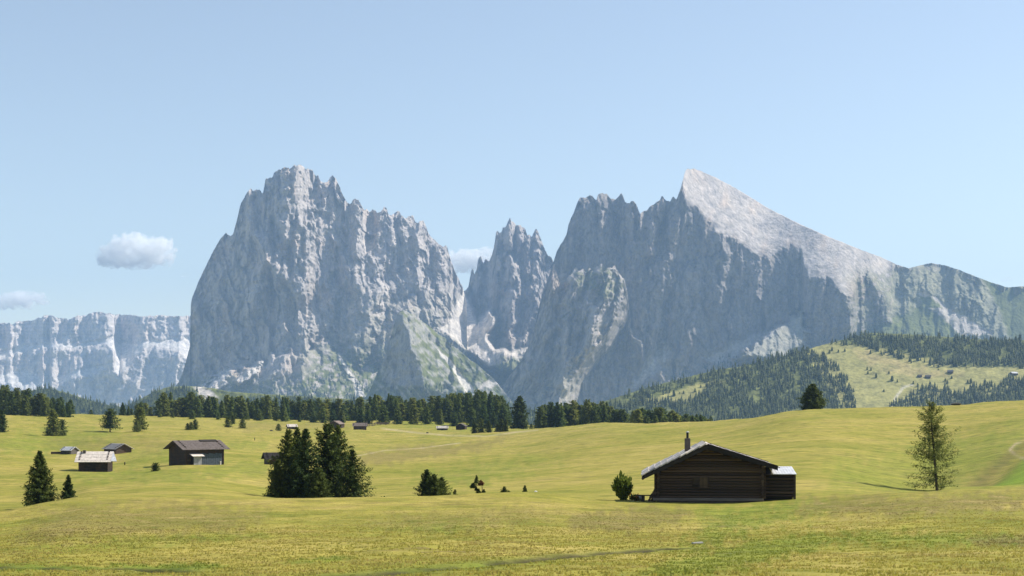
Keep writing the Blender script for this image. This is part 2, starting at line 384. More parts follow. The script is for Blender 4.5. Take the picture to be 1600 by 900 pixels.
# ------------------------------------------------------------------ rock walls and hills
ROCK = None
def rock_material(name, bump=16.0, scale=1.0):
    m = NT(name)
    co = m.coords(scale=(0.02*scale, 0.02*scale, 0.009*scale)); c2 = m.coords(scale=(.07*scale, .07*scale, .05*scale))
    a = m.noise(1.0, 8, co, 0.68, 0.4); b = m.noise(1.0, 6, c2, 0.65)
    c = m.mix(m.attr('albedo'), m.ramp(a, [(0.3, (0.55, 0.56, 0.60)), (0.5, (0.98, 0.98, 0.98)), (0.7, (1.32, 1.27, 1.20))]), 1.0, 'MULTIPLY')
    c = m.mix(c, m.ramp(b, [(0.32, (0.6, 0.6, 0.6)), (0.5, (1, 1, 1)), (0.7, (1.3, 1.3, 1.3))]), 0.8, 'MULTIPLY')
    h = m.math('ADD', m.math('MULTIPLY', a, 0.7), m.math('MULTIPLY', b, 0.4))
    return m.principled(c, 0.95, m.bump(h, 0.8, bump), 0.1)
class Sheet:
    """a massif seen from the meadow: a relief over the sight lines with true depth, closed by a back wall"""
    def __init__(s, name, sky, D0, k, base=668, step=1.5, ridges=(), soft=(), jag=2.0, jagf=None, namp=1.0, nfy=0.35, albedo=None,
                 macro=None, seed=0, label='', mat=None, back=0.35, nscale=1.0, vstep=None, smooth=False, slab=None, shear=0.0, bigamp=14.0, spires=()):
        u0, u1 = sky[0][0], sky[-1][0]
        px = np.arange(u0, u1+.01, step); sx = np.array(sky, float)
        ys = np.interp(px, sx[:, 0], sx[:, 1])
        j = fbm(px/9.0, px*0, seed, 4, 0.7)*jag*1.7 + ridged(px/13, px*0+3.3, seed+4, 3, .6)*jag*1.3 - jag*.3
        ys = ys + (j*jagf(px) if jagf else j)
        rs = np.random.default_rng(seed+9)
        for (xa, xb, n_, lo, hi) in spires:
            for _ in range(n_):
                c0 = rs.uniform(xa, xb); w0 = rs.uniform(2.5, 8); h0 = rs.uniform(lo, hi); sk = rs.uniform(.5, 1.5)
                tt = np.where(px < c0, (c0-px)/(w0*sk), (px-c0)/(w0/sk))
                ys = ys - h0*np.clip(1-tt, 0, 1)**.8
        nv = int((base-ys.min())/(vstep or step))+2
        v = np.linspace(0, 1, nv)
        PX = np.repeat(px[:, None], nv, 1); PY = ys[:, None] + (base-ys)[:, None]*v[None, :]
        # wobbling coordinates keep features from following the mesh
        D0v = D0(px) if callable(D0) else np.full(px.shape, float(D0))
        Dm = D0v.mean(); mpp = Dm/F; s.mpp = mpp
        K = k(PX, PY) if callable(k) else np.full(PX.shape, float(k))
        NS = np.ones(PX.shape); masks = []; tilt = 0
        for i, sp in enumerate(soft):
            mk = poly_mask(PX, PY, sp['poly'], sp.get('soft', 4), sp.get('warp', 5), seed+i*7+1, sp.get('wl', 14.0))
            masks.append(mk)
            if 'tilt' in sp: tilt = tilt + mk*sp['tilt']*(PX-max(p[0] for p in sp['poly']))*mpp
            if 'off' in sp: tilt = tilt - mk*sp['off']
            if 'k' in sp: K = K*(1-mk) + sp['k']*mk
            NS = NS*(1-mk) + sp.get('ns', 0.35)*mk
        dz = np.abs(np.diff(PY, axis=1))*mpp
        inc = dz*0.5*(K[:, 1:]+K[:, :-1])
        D = np.zeros(PX.shape); D[:, :-1] = np.cumsum(inc[:, ::-1], axis=1)[:, ::-1]
        D = D + D0v[:, None] + tilt
        if macro is not None: D = D + macro(PX, PY)
        tent = np.zeros(PX.shape)
        for (pts, amp, wl, wr) in ridges:
            P = np.array(pts, float); o = np.argsort(P[:, 1]); P = P[o]
            yy = np.clip(PY, P[0, 1], P[-1, 1])
            cx = np.interp(PY, P[:, 1], P[:, 0]) + fbm(PY/18, PY*0+P[0, 0], seed+int(P[0, 0]), 3)*7
            dx = PX-cx
            fade = sstep(P[0, 1]-14, P[0, 1]+10, PY)*(1-sstep(P[-1, 1]-10, P[-1, 1]+25, PY))
            rough = 1+0.3*noise(PX/8, PY/14, seed+3)
            t = amp*fade*np.clip(1-np.where(dx < 0, -dx/wl, dx/wr)*rough, 0, 1)
            tent = np.maximum(tent, t)
        Dpre = D
        D = D - tent
        wx = PX + fbm(PX/40, PY/40, seed+31, 3)*16; wy = PY + fbm(PX/40, PY/40, seed+37, 3)*12
        q = 34*nscale; wx = wx - shear*wy
        rn = ridged(wx/q, wy*nfy/q, seed+1, 6, 0.58)
        rn2 = ridged(wx/(q*.42)+wy/(q*1.3), wy*nfy*1.6/(q*.42), seed+8, 5, 0.62)
        fb = fbm(wx/9, wy/6, seed+13, 4, 0.72)
        big = ridged(wx/(q*2.9)+wy/(q*9), wy*.42/(q*2.9), seed+19, 3, .5)
        s.rn, s.rn2, s.fb = rn, rn2, fb
        fx = PX-shear*PY+fbm(PX/40, PY/40, seed+31, 2)*9+fbm(PX/9, PY/20, seed+41, 3)*2.2; fy = PY+PX*.35+fbm(PX/11, PY/11, seed+43, 3)*4
        fc = 12*nscale*facets(fx/(19*nscale), fy/(62*nscale), seed+1) + 6.5*nscale*facets(fx/(8*nscale), fy/(24*nscale), seed+2) + 3*facets(fx/4.2, fy/9, seed+3)
        D = D - NS*namp*mpp*(big*bigamp + rn*7.0 + rn2*4.0 + fb*3.6 + fc)
        s.px, s.PX, s.PY, s.D, s.ys, s.masks, s.K = px, PX, PY, D, ys, masks, K
        s.slab = np.zeros(PX.shape)
        if slab is not None:                     # a tilted bedding plane cut off by the wall below
            E, ks, x0 = slab; E = np.array(E, float)
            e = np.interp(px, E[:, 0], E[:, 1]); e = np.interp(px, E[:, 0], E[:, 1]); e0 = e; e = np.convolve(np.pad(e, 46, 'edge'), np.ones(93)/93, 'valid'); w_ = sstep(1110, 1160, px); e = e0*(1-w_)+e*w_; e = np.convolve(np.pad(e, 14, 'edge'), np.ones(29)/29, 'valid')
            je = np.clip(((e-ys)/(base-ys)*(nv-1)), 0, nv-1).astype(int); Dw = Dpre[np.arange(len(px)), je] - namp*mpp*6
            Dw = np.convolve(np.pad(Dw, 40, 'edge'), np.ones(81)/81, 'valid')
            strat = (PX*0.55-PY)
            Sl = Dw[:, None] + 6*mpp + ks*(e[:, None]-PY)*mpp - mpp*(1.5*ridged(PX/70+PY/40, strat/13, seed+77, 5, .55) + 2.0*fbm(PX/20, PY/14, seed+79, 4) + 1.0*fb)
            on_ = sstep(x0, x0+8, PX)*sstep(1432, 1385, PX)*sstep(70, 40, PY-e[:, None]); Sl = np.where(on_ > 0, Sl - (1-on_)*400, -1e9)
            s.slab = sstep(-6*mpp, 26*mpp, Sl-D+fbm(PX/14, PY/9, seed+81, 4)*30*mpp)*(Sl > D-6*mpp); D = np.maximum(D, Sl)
        P3 = np.stack([(PX-800)/F*D, D, -(PY-HZ)/F*D], -1)
        Dx = np.gradient(D, axis=0)/(step*mpp)
        s.N = Dx
        alb = albedo(s, PX, PY)
        for mk, sp in zip(masks, soft):
            if 'col' in sp:
                cc = np.array(sp['col'])[None, None, :]*(1+0.22*fb+0.14*rn2)[..., None]
                alb = alb*(1-mk[..., None]) + cc*mk[..., None]
        alb = np.clip(alb, 0.01, 0.8)
        nu = len(px)
        # back wall
        nb = 5; top = P3[:, 0, :]; backs = []
        for b in range(1, nb):
            fr = b/(nb-1); zb = top[:, 2]*(1-fr) + (-70)*fr
            backs.append(np.stack([top[:, 0], top[:, 1]+(top[:, 2]-zb)*back+2*b, zb], -1))
        B = np.stack(backs[::-1], 1)
        allP = np.concatenate([B, P3], 1); AL = np.concatenate([np.repeat(alb[:, :1], nb-1, 1), alb], 1)
        n2 = allP.shape[1]
        idx = np.arange(nu*n2).reshape(nu, n2)
        Fc = np.stack([idx[:-1, :-1], idx[:-1, 1:], idx[1:, 1:], idx[1:, :-1]], -1).reshape(-1, 4)
        me = mesh_from(name, allP.reshape(-1, 3), Fc, smooth)
        attr_color(me, 'albedo', AL.reshape(-1, 3))
        s.o = link(name, me, mat); tag(s.o, label, kind='structure')
    def depth(s, px, py):
        """depth of the surface at photo pixels (vectorised)"""
        i = np.clip(((px-s.px[0])/(s.px[1]-s.px[0])).astype(int), 0, len(s.px)-1)
        ys = s.ys[i]; base = s.PY[i, -1]; nv = s.PY.shape[1]
        j = np.clip((py-ys)/(base-ys)*(nv-1), 0, nv-1).astype(int)
        return s.D[i, j]
    def on(s, px, py):
        d = s.depth(px, py); return np.stack([(px-800)/F*d, d, -(py-HZ)/F*d], -1), (py >= s.ys[np.clip(((px-s.px[0])/(s.px[1]-s.px[0])).astype(int), 0, len(s.px)-1)])

rock_m = rock_material('dolomite_rock')
hill_m = rock_material('alpine_slope', 2.0, 2.0)
ROCKC = np.array((0.36, 0.325, 0.30)); WARM = np.array((0.43, 0.345, 0.28)); DARK = np.array((0.20, 0.195, 0.20))
GRASS = np.array((0.135, 0.150, 0.050)); SCREE = (0.45, 0.42, 0.39); FOR = np.array((0.040, 0.055, 0.022))
def rock_alb(s, PX, PY):
    w = sstep(0.05, 0.5, fbm(PX/26, PY/60, 61, 4)); d = sstep(0.1, 0.6, fbm(PX/10, PY/45, 67, 4))
    c = ROCKC*(1+0.20*s.fb+0.10*s.rn)[..., None]
    c = c*(1-0.6*w[..., None]) + WARM*0.6*w[..., None]
    c = c*(1-0.45*d[..., None]) + DARK*0.45*d[..., None]
    return c
def ledge_grass(c, s, PX, PY, amt, seed=0):
    a = np.clip(amt, 0, 1)*sstep(-0.12, 0.35, s.rn2*0.5+fbm(PX/12, PY/7, 71+seed, 4))
    return c*(1-a[..., None]) + (GRASS*(1+0.3*s.fb[..., None]))*a[..., None]

# --- far plateau massif
def sella_k(PX, PY):
    st = np.sin(PY*.74+fbm(PX/40, PY/12, 78, 3)*2.2)
    return np.where(PY < 532, 0.30+1.0*sstep(.1, .8, st), np.where(PY < 548, 1.9, 0.55))
sella = Sheet('distant_plateau_mountain',
    [(-90,505),(-30,500),(0,505),(8,503),(18,506),(28,501),(45,502),(55,498),(65,495),(73,491),(82,493),(95,497),(105,499),(113,496),(120,493),(135,492),(142,489),(150,487),(163,488),(180,491),(200,491),(212,493),(228,494),(240,493),(252,492),(270,494),(285,494),(298,493),(330,494)],
    9900, sella_k, base=660, step=1.5, jag=1.5, namp=.85, bigamp=15., macro=lambda X, Y: (X-100)*4.4*.16, seed=100, nfy=0.62, nscale=0.8,
    ridges=[([(150,488),(155,515),(165,530)], 40, 42, 40), ([(75,490),(70,515),(60,535)], 45, 30, 30), ([(118,495),(112,520),(100,540)], 70, 22, 16),
            ([(20,503),(15,530)], 90, 16, 16), ([(225,494),(222,528)], 60, 20, 24),
            ([(175,545),(185,570),(190,590)], 110, 50, 20), ([(280,548),(275,580),(270,640)], 90, 60, 36), ([(60,556),(62,580),(66,610)], 70, 30, 25),
            ([(125,565),(120,600)], 80, 26, 14), ([(222,560),(215,600)], 60, 30, 10)],
    soft=[dict(poly=[(-90,552),(0,549),(45,537),(95,535),(120,538),(160,529),(178,524),(190,532),(214,539),(232,532),(300,527),(330,527),(330,560),(296,564),(282,547),(240,541),(218,548),(187,590),(176,572),(182,552),(165,537),(120,544),(60,543),(0,560),(-90,562)], k=2.3, ns=0.25, col=(0.60,0.56,0.52), warp=3, soft=2),
          dict(poly=[(85,590),(120,578),(160,570),(165,575),(120,590),(90,600)], k=2.0, ns=0.3, col=(0.56,0.53,0.5), warp=3, soft=2),
          dict(poly=[(-10,585),(25,576),(55,582),(70,605),(60,615),(0,596)], k=1.8, ns=0.4, col=(0.55,0.52,0.49), warp=4, soft=3),
          dict(poly=[(66,600),(76,590),(80,612),(68,614)], k=1.8, ns=0.3, col=(0.55,0.5,0.46), warp=2, soft=2)],
    albedo=lambda s, PX, PY: rock_alb(s, PX, PY)*(1.42 + 0.10*np.sign(np.sin(PY*1.15+fbm(PX/30, PY/20, 77, 3)*3))*(PY < 532))[..., None],
    label='distant banded plateau massif of pale rock', mat=rock_m)

# --- middle towers
def mid_k(PX, PY): return np.where(PY < 520, 0.42, 0.9)
towers = Sheet('tower_mountain',
    [(690,500),(702,478),(712,462),(722,458),(728,452),(735,446),(742,437),(745,428),(747,410),(750,403),(752,402),(755,411),(758,408),(764,409),(768,400),(772,385),(775,368),(777,370),(780,376),(784,372),(785,360),(790,354),(797,352),(806,356),(813,359),(816,367),(821,365),(824,370),(828,366),(832,371),(838,373),(845,382),(852,392),(858,402),(862,403),(866,410),(880,420),(930,440)],
    7000, mid_k, base=668, step=1.35, jag=1.9, namp=1.6, spires=((735, 765, 6, 2, 9), (775, 862, 16, 2, 7)), seed=200, nfy=0.32,
    macro=lambda X, Y: -np.clip(1-np.abs(X-800)/90, 0, 1)*240 ,
    ridges=[([(752,402),(750,430),(745,455)], 60, 10, 12), ([(777,370),(774,420),(770,470),(765,530)], 110, 22, 14), ([(798,354),(796,400),(808,450),(800,500)], 90, 20, 24),
            ([(825,368),(828,420),(840,470),(850,520)], 110, 26, 26), ([(805,450),(800,500),(785,560)], 120, 26, 22), ([(845,430),(830,480),(815,540)], 100, 18, 26)],
    soft=[dict(poly=[(690,470),(728,448),(736,470),(746,500),(765,484),(776,495),(762,530),(772,545),(800,550),(830,543),(842,565),(815,582),(790,582),(760,574),(730,552),(690,530)], k=1.9, tilt=.3, off=260, ns=0.18, col=(0.62,0.56,0.50), warp=3, soft=5),
          dict(poly=[(700,480),(706,486),(703,498),(698,492)], k=1.6, ns=0.1, col=(0.8,0.8,0.82), warp=1, soft=1.5),
          dict(poly=[(770,565),(800,560),(830,550),(850,560),(800,620),(770,600)], k=1.2, ns=0.5, col=(0.20,0.21,0.11), warp=8, soft=4),
          dict(poly=[(795,395),(806,392),(808,402),(800,412)], k=1.5, ns=0.2, col=SCREE, warp=3, soft=2)],
    albedo=lambda s, PX, PY: ledge_grass(rock_alb(s, PX, PY), s, PX, PY, sstep(520, 580, PY)*0.6),
    label='grey rock towers around a pale scree gully', mat=rock_m)

# --- left massif
def left_k(PX, PY):
    k = 0.24 + 0.30*sstep(440, 500, PX) + 0.2*sstep(455, 520, PY)*sstep(470, 540, PX) + 0.75*sstep(548, 600, PY)
    return k
massif = Sheet('great_left_mountain',
    [(255,628),(268,612),(279,598),(286,580),(293,556),(297,540),(297,520),(296,490),(300,465),(310,440),(322,415),(333,392),(345,372),(353,364),(358,368),(364,366),(371,340),(376,318),(384,303),(393,297),(402,299),(410,303),(412,297),(414,288),(420,284),(426,277),(428,270),(436,264),(446,261),(455,262),(462,259),(470,258),(480,262),(487,265),(491,275),(494,277),(497,270),(500,282),(505,291),(512,285),(519,277),(525,279),(530,290),(533,300),(540,312),(550,321),(556,319),(560,315),(566,324),(575,328),(585,334),(600,332),(612,337),(620,334),(630,341),(640,343),(648,351),(652,350),(656,346),(661,352),(668,366),(676,371),(684,381),(690,386),(698,398),(706,413),(714,431),(721,445),(726,456),(729,475),(730,560),(731,640)],
    5900, left_k, base=668, step=1.35, jag=2.6, jagf=lambda x: 0.35+0.65*sstep(330, 420, x), namp=1.45, shear=0.22, bigamp=14.0, spires=((383, 520, 14, 1.5, 5), (545, 725, 26, 1.5, 6)), seed=300, nfy=0.30,
    macro=lambda X, Y: np.interp(X, [250, 300, 380, 440, 480, 560, 640, 700, 740, 800], [720, 450, 175, 15, 0, 110, 270, 430, 520, 640]),
    ridges=[([(466,258),(455,300),(448,345),(445,380)], 110, 20, 40), ([(400,366),(410,390),(428,420),(432,440)], 150, 8, 40), ([(415,395),(408,430),(398,470),(392,490)], 110, 14, 26),
            ([(466,350),(460,390),(462,420),(475,455)], 90, 14, 44), ([(521,278),(508,320),(492,372),(478,420),(470,460)], 140, 40, 50),
            ([(500,283),(496,320),(488,345)], 50, 9, 12), ([(560,316),(556,360),(552,410),(560,450)], 65, 22, 20), ([(612,336),(610,380),(600,410)], 60, 22, 24),
            ([(654,347),(650,400),(655,450),(668,500)], 85, 26, 24), ([(622,335),(632,380),(640,430),(650,470)], 60, 14, 24), ([(690,387),(694,430),(702,470)], 60, 20, 20),
            ([(548,395),(540,440),(505,480),(490,520)], 75, 22, 30), ([(592,450),(580,480),(572,520),(560,560)], 120, 34, 30), ([(635,480),(622,520),(600,560)], 120, 34, 46),
            ([(485,505),(478,540),(470,575)], 70, 16, 14), ([(372,573),(350,590),(325,612)], 70, 10, 60), ([(450,550),(435,575),(405,600)], 70, 16, 40),
            ([(345,420),(338,480),(330,560)], 60, 26, 20), ([(305,470),(312,540),(300,600)], 60, 14, 30), ([(388,300),(392,340),(385,400)], 45, 16, 16), ([(425,280),(424,330)], 60, 14, 14)],
    soft=[dict(poly=[(312,604),(350,577),(362,576),(352,592),(360,600),(330,618),(300,620)], k=1.6, tilt=1.0, ns=0.35, col=(0.50,0.46,0.43), warp=3, soft=2),
          dict(poly=[(368,594),(408,564),(416,566),(402,584),(372,604)], k=1.6, tilt=1.0, ns=0.3, col=(0.52,0.48,0.44), warp=2, soft=2),
          dict(poly=[(528,552),(540,568),(556,590),(575,625),(560,640),(552,600),(530,562)], k=1.4, ns=0.25, col=(0.58,0.54,0.48), warp=2, soft=1.5),
          dict(poly=[(722,449),(730,452),(730,545),(700,522),(686,512),(700,500),(706,482),(714,466)], k=1.5, ns=0.2, col=(0.60,0.55,0.49), warp=3, soft=2.5),
          dict(poly=[(567,372),(582,366),(588,372),(580,392),(572,394)], k=1.5, ns=0.2, col=(0.60,0.53,0.46), warp=3, soft=2),
          dict(poly=[(290,620),(350,582),(395,574),(430,556),(452,548),(478,556),(505,528),(530,548),(560,585),(585,572),(620,590),(640,600),(700,620),(700,668),(270,668)], k=1.6, tilt=.22, ns=0.6, warp=7, soft=5)],
    albedo=lambda s, PX, PY: ledge_grass(ledge_grass(rock_alb(s, PX, PY)*(1.12+0.15*sstep(470, 560, PX)*(1-sstep(480, 560, PY)))[..., None], s, PX, PY,  # rock colour lightened on the upper sunlit half to strengthen the light there
            1.0*sstep(505, 575, PY)*sstep(440, 520, PX) + 0.75*sstep(575, 605, PY), 3), s, PX, PY, 0.35*sstep(430, 500, PY)*sstep(470, 560, PX), 5),
    label='towering jagged rock massif left of the notch', mat=rock_m)

# --- green spur in front of the notch
def spur_alb(s, PX, PY):
    ac = PX*.72-PY*.66; al = PX*.66+PY*.72
    st = fbm(ac/6, al/70, 83, 5, .6); pt = fbm(PX/12, PY/9, 85, 4)
    rock = sstep(-.12, .30, st*.8+pt*.5+.22*(1-sstep(490, 570, PY)))
    return GRASS*.95*(1+.35*s.fb+.2*pt)[..., None]*(1-rock[..., None]) + np.array((.30,.29,.26))*(1+.2*s.fb)[..., None]*rock[..., None]
spur = Sheet('green_spur',
    [(555,640),(575,615),(600,560),(615,510),(622,488),(630,484),(645,492),(665,506),(690,525),(715,545),(740,566),(765,586),(782,604),(800,628),(815,645)],
    5080, lambda X, Y: np.full(X.shape, 0.95), base=668, step=1.5, jag=1.2, namp=0.45, seed=400,
    macro=lambda X, Y: np.interp(X, [550, 600, 640, 700, 820], [160, 60, 0, 60, 190]),
    ridges=[([(628,486),(640,530),(660,580),(665,610)], 130, 60, 60)],
    soft=[dict(poly=[(600,560),(622,490),(640,520),(655,570),(662,600),(640,606),(600,600)], k=0.4, ns=1.3, col=(0.25,0.245,0.24), warp=6, soft=4),
          dict(poly=[(683,545),(690,548),(715,575),(735,600),(745,618),(728,618),(715,590),(695,562)], k=1.0, ns=0.3, col=(0.60,0.56,0.50), warp=2, soft=1.5),
          dict(poly=[(765,592),(785,600),(760,606),(745,612),(752,602)], k=1.0, ns=0.3, col=(0.5,0.46,0.42), warp=3, soft=2)],
    albedo=spur_alb,
    label='grassy spur below the scree gully', mat=hill_m)

# --- right massif with the tilted slab
EDGE = [(1060,262),(1068,290),(1083,305),(1095,338),(1110,335),(1128,352),(1142,368),(1158,372),(1178,392),(1205,398),(1240,410),(1268,409),(1290,405),(1320,410),(1345,425),(1400,440),(1450,470)]
def right_k(PX, PY):
    k = 0.22 + 0.25*sstep(1330, 1420, PX) + 0.7*sstep(530, 600, PY)*sstep(1000, 1100, PX) + 0.25*(1-sstep(960, 1000, PX))
    return np.maximum(k, 1.15*sstep(500, 540, PY)*sstep(1360, 1420, PX))
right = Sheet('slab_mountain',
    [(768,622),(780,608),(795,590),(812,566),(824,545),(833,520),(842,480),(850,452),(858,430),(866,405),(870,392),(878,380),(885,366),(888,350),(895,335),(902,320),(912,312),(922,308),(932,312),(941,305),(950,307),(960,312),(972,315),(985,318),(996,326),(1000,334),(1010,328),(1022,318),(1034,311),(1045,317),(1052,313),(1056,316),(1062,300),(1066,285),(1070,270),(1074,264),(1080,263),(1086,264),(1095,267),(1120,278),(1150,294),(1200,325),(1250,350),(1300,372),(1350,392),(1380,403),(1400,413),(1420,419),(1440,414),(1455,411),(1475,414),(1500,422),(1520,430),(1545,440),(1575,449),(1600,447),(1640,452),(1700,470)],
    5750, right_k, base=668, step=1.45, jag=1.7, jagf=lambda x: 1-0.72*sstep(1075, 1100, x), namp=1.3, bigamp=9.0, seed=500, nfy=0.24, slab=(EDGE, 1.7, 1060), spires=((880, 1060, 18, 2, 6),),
    macro=lambda X, Y: np.interp(X, [760, 880, 960, 1000, 1150, 1300, 1345, 1420, 1500, 1700], [330, 250, 260, 290, 190, 95, 65, 60, 170, 400]),
    ridges=[([(945,306),(940,350),(935,400),(930,430)], 90, 40, 40), ([(905,320),(895,370),(885,410)], 60, 14, 24), ([(975,316),(968,360)], 50, 14, 22),
            
            ([(1035,312),(1025,350),(1015,400)], 60, 22, 12), ([(1075,265),(1072,310),(1062,360)], 60, 30, 14),
            ([(1130,355),(1132,420),(1120,480)], 70, 40, 12), ([(1180,410),(1178,450),(1190,480)], 30, 34, 16), ([(1330,430),(1328,470),(1326,515)], 80, 40, 26),
            ([(1370,440),(1378,490),(1380,520)], 60, 14, 26), ([(1430,420),(1450,460),(1480,500)], 60, 30, 60),
            ([(1095,420),(1090,480),(1070,560)], 60, 46, 14), ([(1040,400),(1030,470),(1010,560)], 60, 40, 14)],
    soft=[dict(poly=[(1400,424),(1440,416),(1480,418),(1535,440),(1600,480),(1660,540),(1400,520),(1385,450)], k=1.15, ns=.6, col=(.26,.255,.18), warp=8, soft=8),
          dict(poly=[(1190,530),(1240,492),(1256,490),(1258,515),(1262,530),(1230,560),(1150,560)], k=1.5, tilt=1.2, off=160, ns=0.5, col=(0.29,0.28,0.235), warp=5, soft=4),
          dict(poly=[(1030,545),(1044,536),(1050,550),(1030,580),(990,610),(975,618),(1000,580)], k=1.2, ns=0.2, col=(0.46,0.44,0.41), warp=4, soft=3),
          dict(poly=[(825,640),(850,618),(880,603),(876,612),(850,632),(830,648)], tilt=.9, k=1.2, ns=0.2, col=(0.66,0.62,0.56), warp=2, soft=1.5),
          dict(poly=[(1100,560),(1150,530),(1210,510),(1230,505),(1180,540),(1120,570)], k=0.9, ns=0.2, col=(0.40,0.385,0.365), warp=4, soft=4),
          dict(poly=[(1400,500),(1436,470),(1470,492),(1500,520),(1620,540),(1620,600),(1330,600),(1340,520)], k=1.5, ns=0.35, col=tuple(GRASS), warp=10, soft=6),
          dict(poly=[(1436,458),(1446,454),(1480,480),(1520,500),(1550,522),(1500,524),(1478,500),(1450,475)], k=1.4, ns=0.25, col=(0.46,0.42,0.38), warp=3, soft=2.5),
          dict(poly=[(1434,462),(1452,462),(1475,482),(1450,480)], k=1.4, ns=0.3, col=tuple(GRASS*1.1), warp=3, soft=2),
          dict(poly=[(1535,436),(1576,450),(1640,450),(1700,470),(1700,600),(1590,560),(1560,480)], k=1.3, ns=0.2, col=tuple(GRASS*.85), warp=4, soft=3),
          dict(poly=[(1475,455),(1500,455),(1530,472),(1545,492),(1520,496),(1485,482)], k=0.3, ns=1.0, warp=3, soft=2)],
    albedo=lambda s, PX, PY: ledge_grass(ledge_grass(rock_alb(s, PX, PY)*(0.74+0.52*s.slab+0.26*sstep(1320, 1380, PX)*(1-s.slab))[..., None], s, PX, PY, 0.55*sstep(410, 440, PY)*sstep(1300, 1360, PX), 7),  # shade painted into the wall's rock colour, sunlight into the slab's
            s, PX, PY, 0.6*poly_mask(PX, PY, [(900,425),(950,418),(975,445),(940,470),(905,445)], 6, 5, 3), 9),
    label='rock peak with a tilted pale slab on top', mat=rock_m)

# --- buttress standing out before the wall
BL = [(420,985),(450,978),(500,958),(540,930),(570,903),(600,886),(640,876)]
buttress = Sheet('rock_buttress',
    [(776,624),(790,597),(812,567),(826,541),(838,506),(845,481),(853,456),(861,437),(867,428),(872,436),(878,448),(884,443),(890,431),(900,423),(910,420),(922,424),(930,421),(940,428),(950,418),(958,421),(966,428),(974,433),(979,447),(982,470),(986,520),(992,580),(1000,640)],
    5560, lambda X, Y: 0.42+.3*sstep(445, 425, Y)+.5*sstep(560, 610, Y), base=668, step=1.45, jag=3.0, namp=1.8, bigamp=16., shear=-.15, seed=900, nfy=0.28, back=3.0, spires=((862, 978, 12, 3, 10),),
    macro=lambda X, Y: np.interp(X, [770, 850, 868, 900, 950, 1000], [330, 90, 60, 40, 10, 60]) + 900*np.clip((X-np.interp(Y, [p[0] for p in BL], [p[1] for p in BL])-4)/50, 0, 1.5)**1.0,
    ridges=[([(868,428),(862,470),(850,520),(835,590)], 110, 34, 20), ([(905,420),(893,470),(884,540),(880,600)], 120, 22, 20), ([(950,419),(940,470),(920,530),(900,560)], 130, 26, 26), ([(925,424),(915,480),(905,530)], 70, 14, 14), ([(973,434),(962,480),(948,510)], 80, 16, 18)],
    albedo=lambda s, PX, PY: ledge_grass(rock_alb(s, PX, PY), s, PX, PY, .75*poly_mask(PX, PY, [(895,425),(950,418),(978,440),(960,470),(925,455),(900,450)], 6, 5, 3)+.25*sstep(540, 600, PY), 9),
    label='rugged rock buttress before the shaded wall', mat=rock_m)

# --- wooded foothills
MEADOWS = [[(1000,628),(1040,612),(1090,600),(1150,590),(1140,594),(1105,604),(1090,622),(1075,626),(1030,630)],
           [(1266,550),(1295,542),(1330,540),(1365,548),(1385,560),(1420,570),(1500,580),(1560,578),(1598,582),(1640,580),(1640,592),(1560,600),(1500,612),(1440,610),(1400,640),(1340,640),(1335,615),(1322,590),(1310,570),(1285,556)]]
HAY = (0.300, 0.280, 0.105); HAYD = (0.36, 0.30, 0.13)
def hill_alb(s, PX, PY):
    return GRASS*(1+0.25*s.fb+0.12*s.rn2)[..., None]
foot = Sheet('wooded_foothill',
    [(880,648),(930,632),(990,612),(1040,598),(1090,585),(1120,578),(1160,572),(1200,562),(1240,552),(1262,545),(1290,538),(1320,530),(1360,520),(1420,522),(1500,528),(1560,532),(1640,530),(1700,535)],
    2500, lambda X, Y: np.full(X.shape, 2.3), base=668, step=2.2, jag=0.6, namp=0.35, seed=600, back=1.0,
    soft=[dict(poly=[(p[0]+(6 if i % 2 else -6), p[1]) for i, p in enumerate(MEADOWS[0])], col=HAY, ns=.3, warp=4, soft=3), dict(poly=[(1255,545),(1290,535),(1370,540),(1500,570),(1660,575),(1660,600),(1500,620),(1440,650),(1325,650)], col=HAY, ns=.3, warp=4, soft=3),
          dict(poly=[(1330,545),(1370,552),(1440,575),(1500,584),(1440,590),(1360,570)], col=HAYD, ns=.3, warp=7, soft=6), dict(poly=[(1395,640),(1402,620),(1412,607),(1428,602),(1427,600),(1409,605),(1399,619),(1392,640)], col=(.5,.46,.36), ns=.3, warp=1, soft=1)],
    albedo=hill_alb, label='sloping foothill with forest and hay meadows', mat=hill_m, smooth=True)
lefthill = Sheet('wooded_hill',
    [(40,612),(70,606),(100,612),(130,622),(165,632),(190,636),(215,626),(240,612),(265,604),(300,603),(330,606),(360,612),(420,616),(520,622),(640,628),(760,632),(840,640)],
    3000, lambda X, Y: np.full(X.shape, 1.6), base=668, step=2.2, jag=0.6, namp=0.35, seed=700, back=1.0,
    soft=[dict(poly=[(300,604),(330,607),(345,630),(330,632),(312,618)], col=(0.5,0.46,0.42), ns=.3, warp=3, soft=2)],
    albedo=hill_alb, label='low wooded hill below the rock walls', mat=hill_m, smooth=True)

# ------------------------------------------------------------------ trees
def foliage_mat(name, lo, hi, trans=0.22):
    m = NT(name); t = m.attr('tint', 'Fac')
    oi = m.n('ShaderNodeObjectInfo').outputs['Random']
    c = m.ramp(t, [(0.0, lo), (1.0, hi)])
    c = m.mix(c, m.ramp(oi, [(0.0, (0.55, 0.66, 0.70)), (1.0, (1.40, 1.25, 1.0))]), 1.0, 'MULTIPLY')
    return m.principled(c, 0.75, None, 0.15, trans=trans)
SPRUCE = foliage_mat('spruce_needles', (0.034, 0.058, 0.014), (0.145, 0.180, 0.040), .35)
FAR = foliage_mat('stone_pine_needles', (0.055, 0.085, 0.024), (0.20, 0.235, 0.065), .35)
LARCH = foliage_mat('larch_needles', (0.12, 0.145, 0.030), (0.31, 0.315, 0.080), 0.5)
BELT = foliage_mat('treeline_needles', (0.050, 0.085, 0.026), (0.20, 0.26, 0.070), .45)
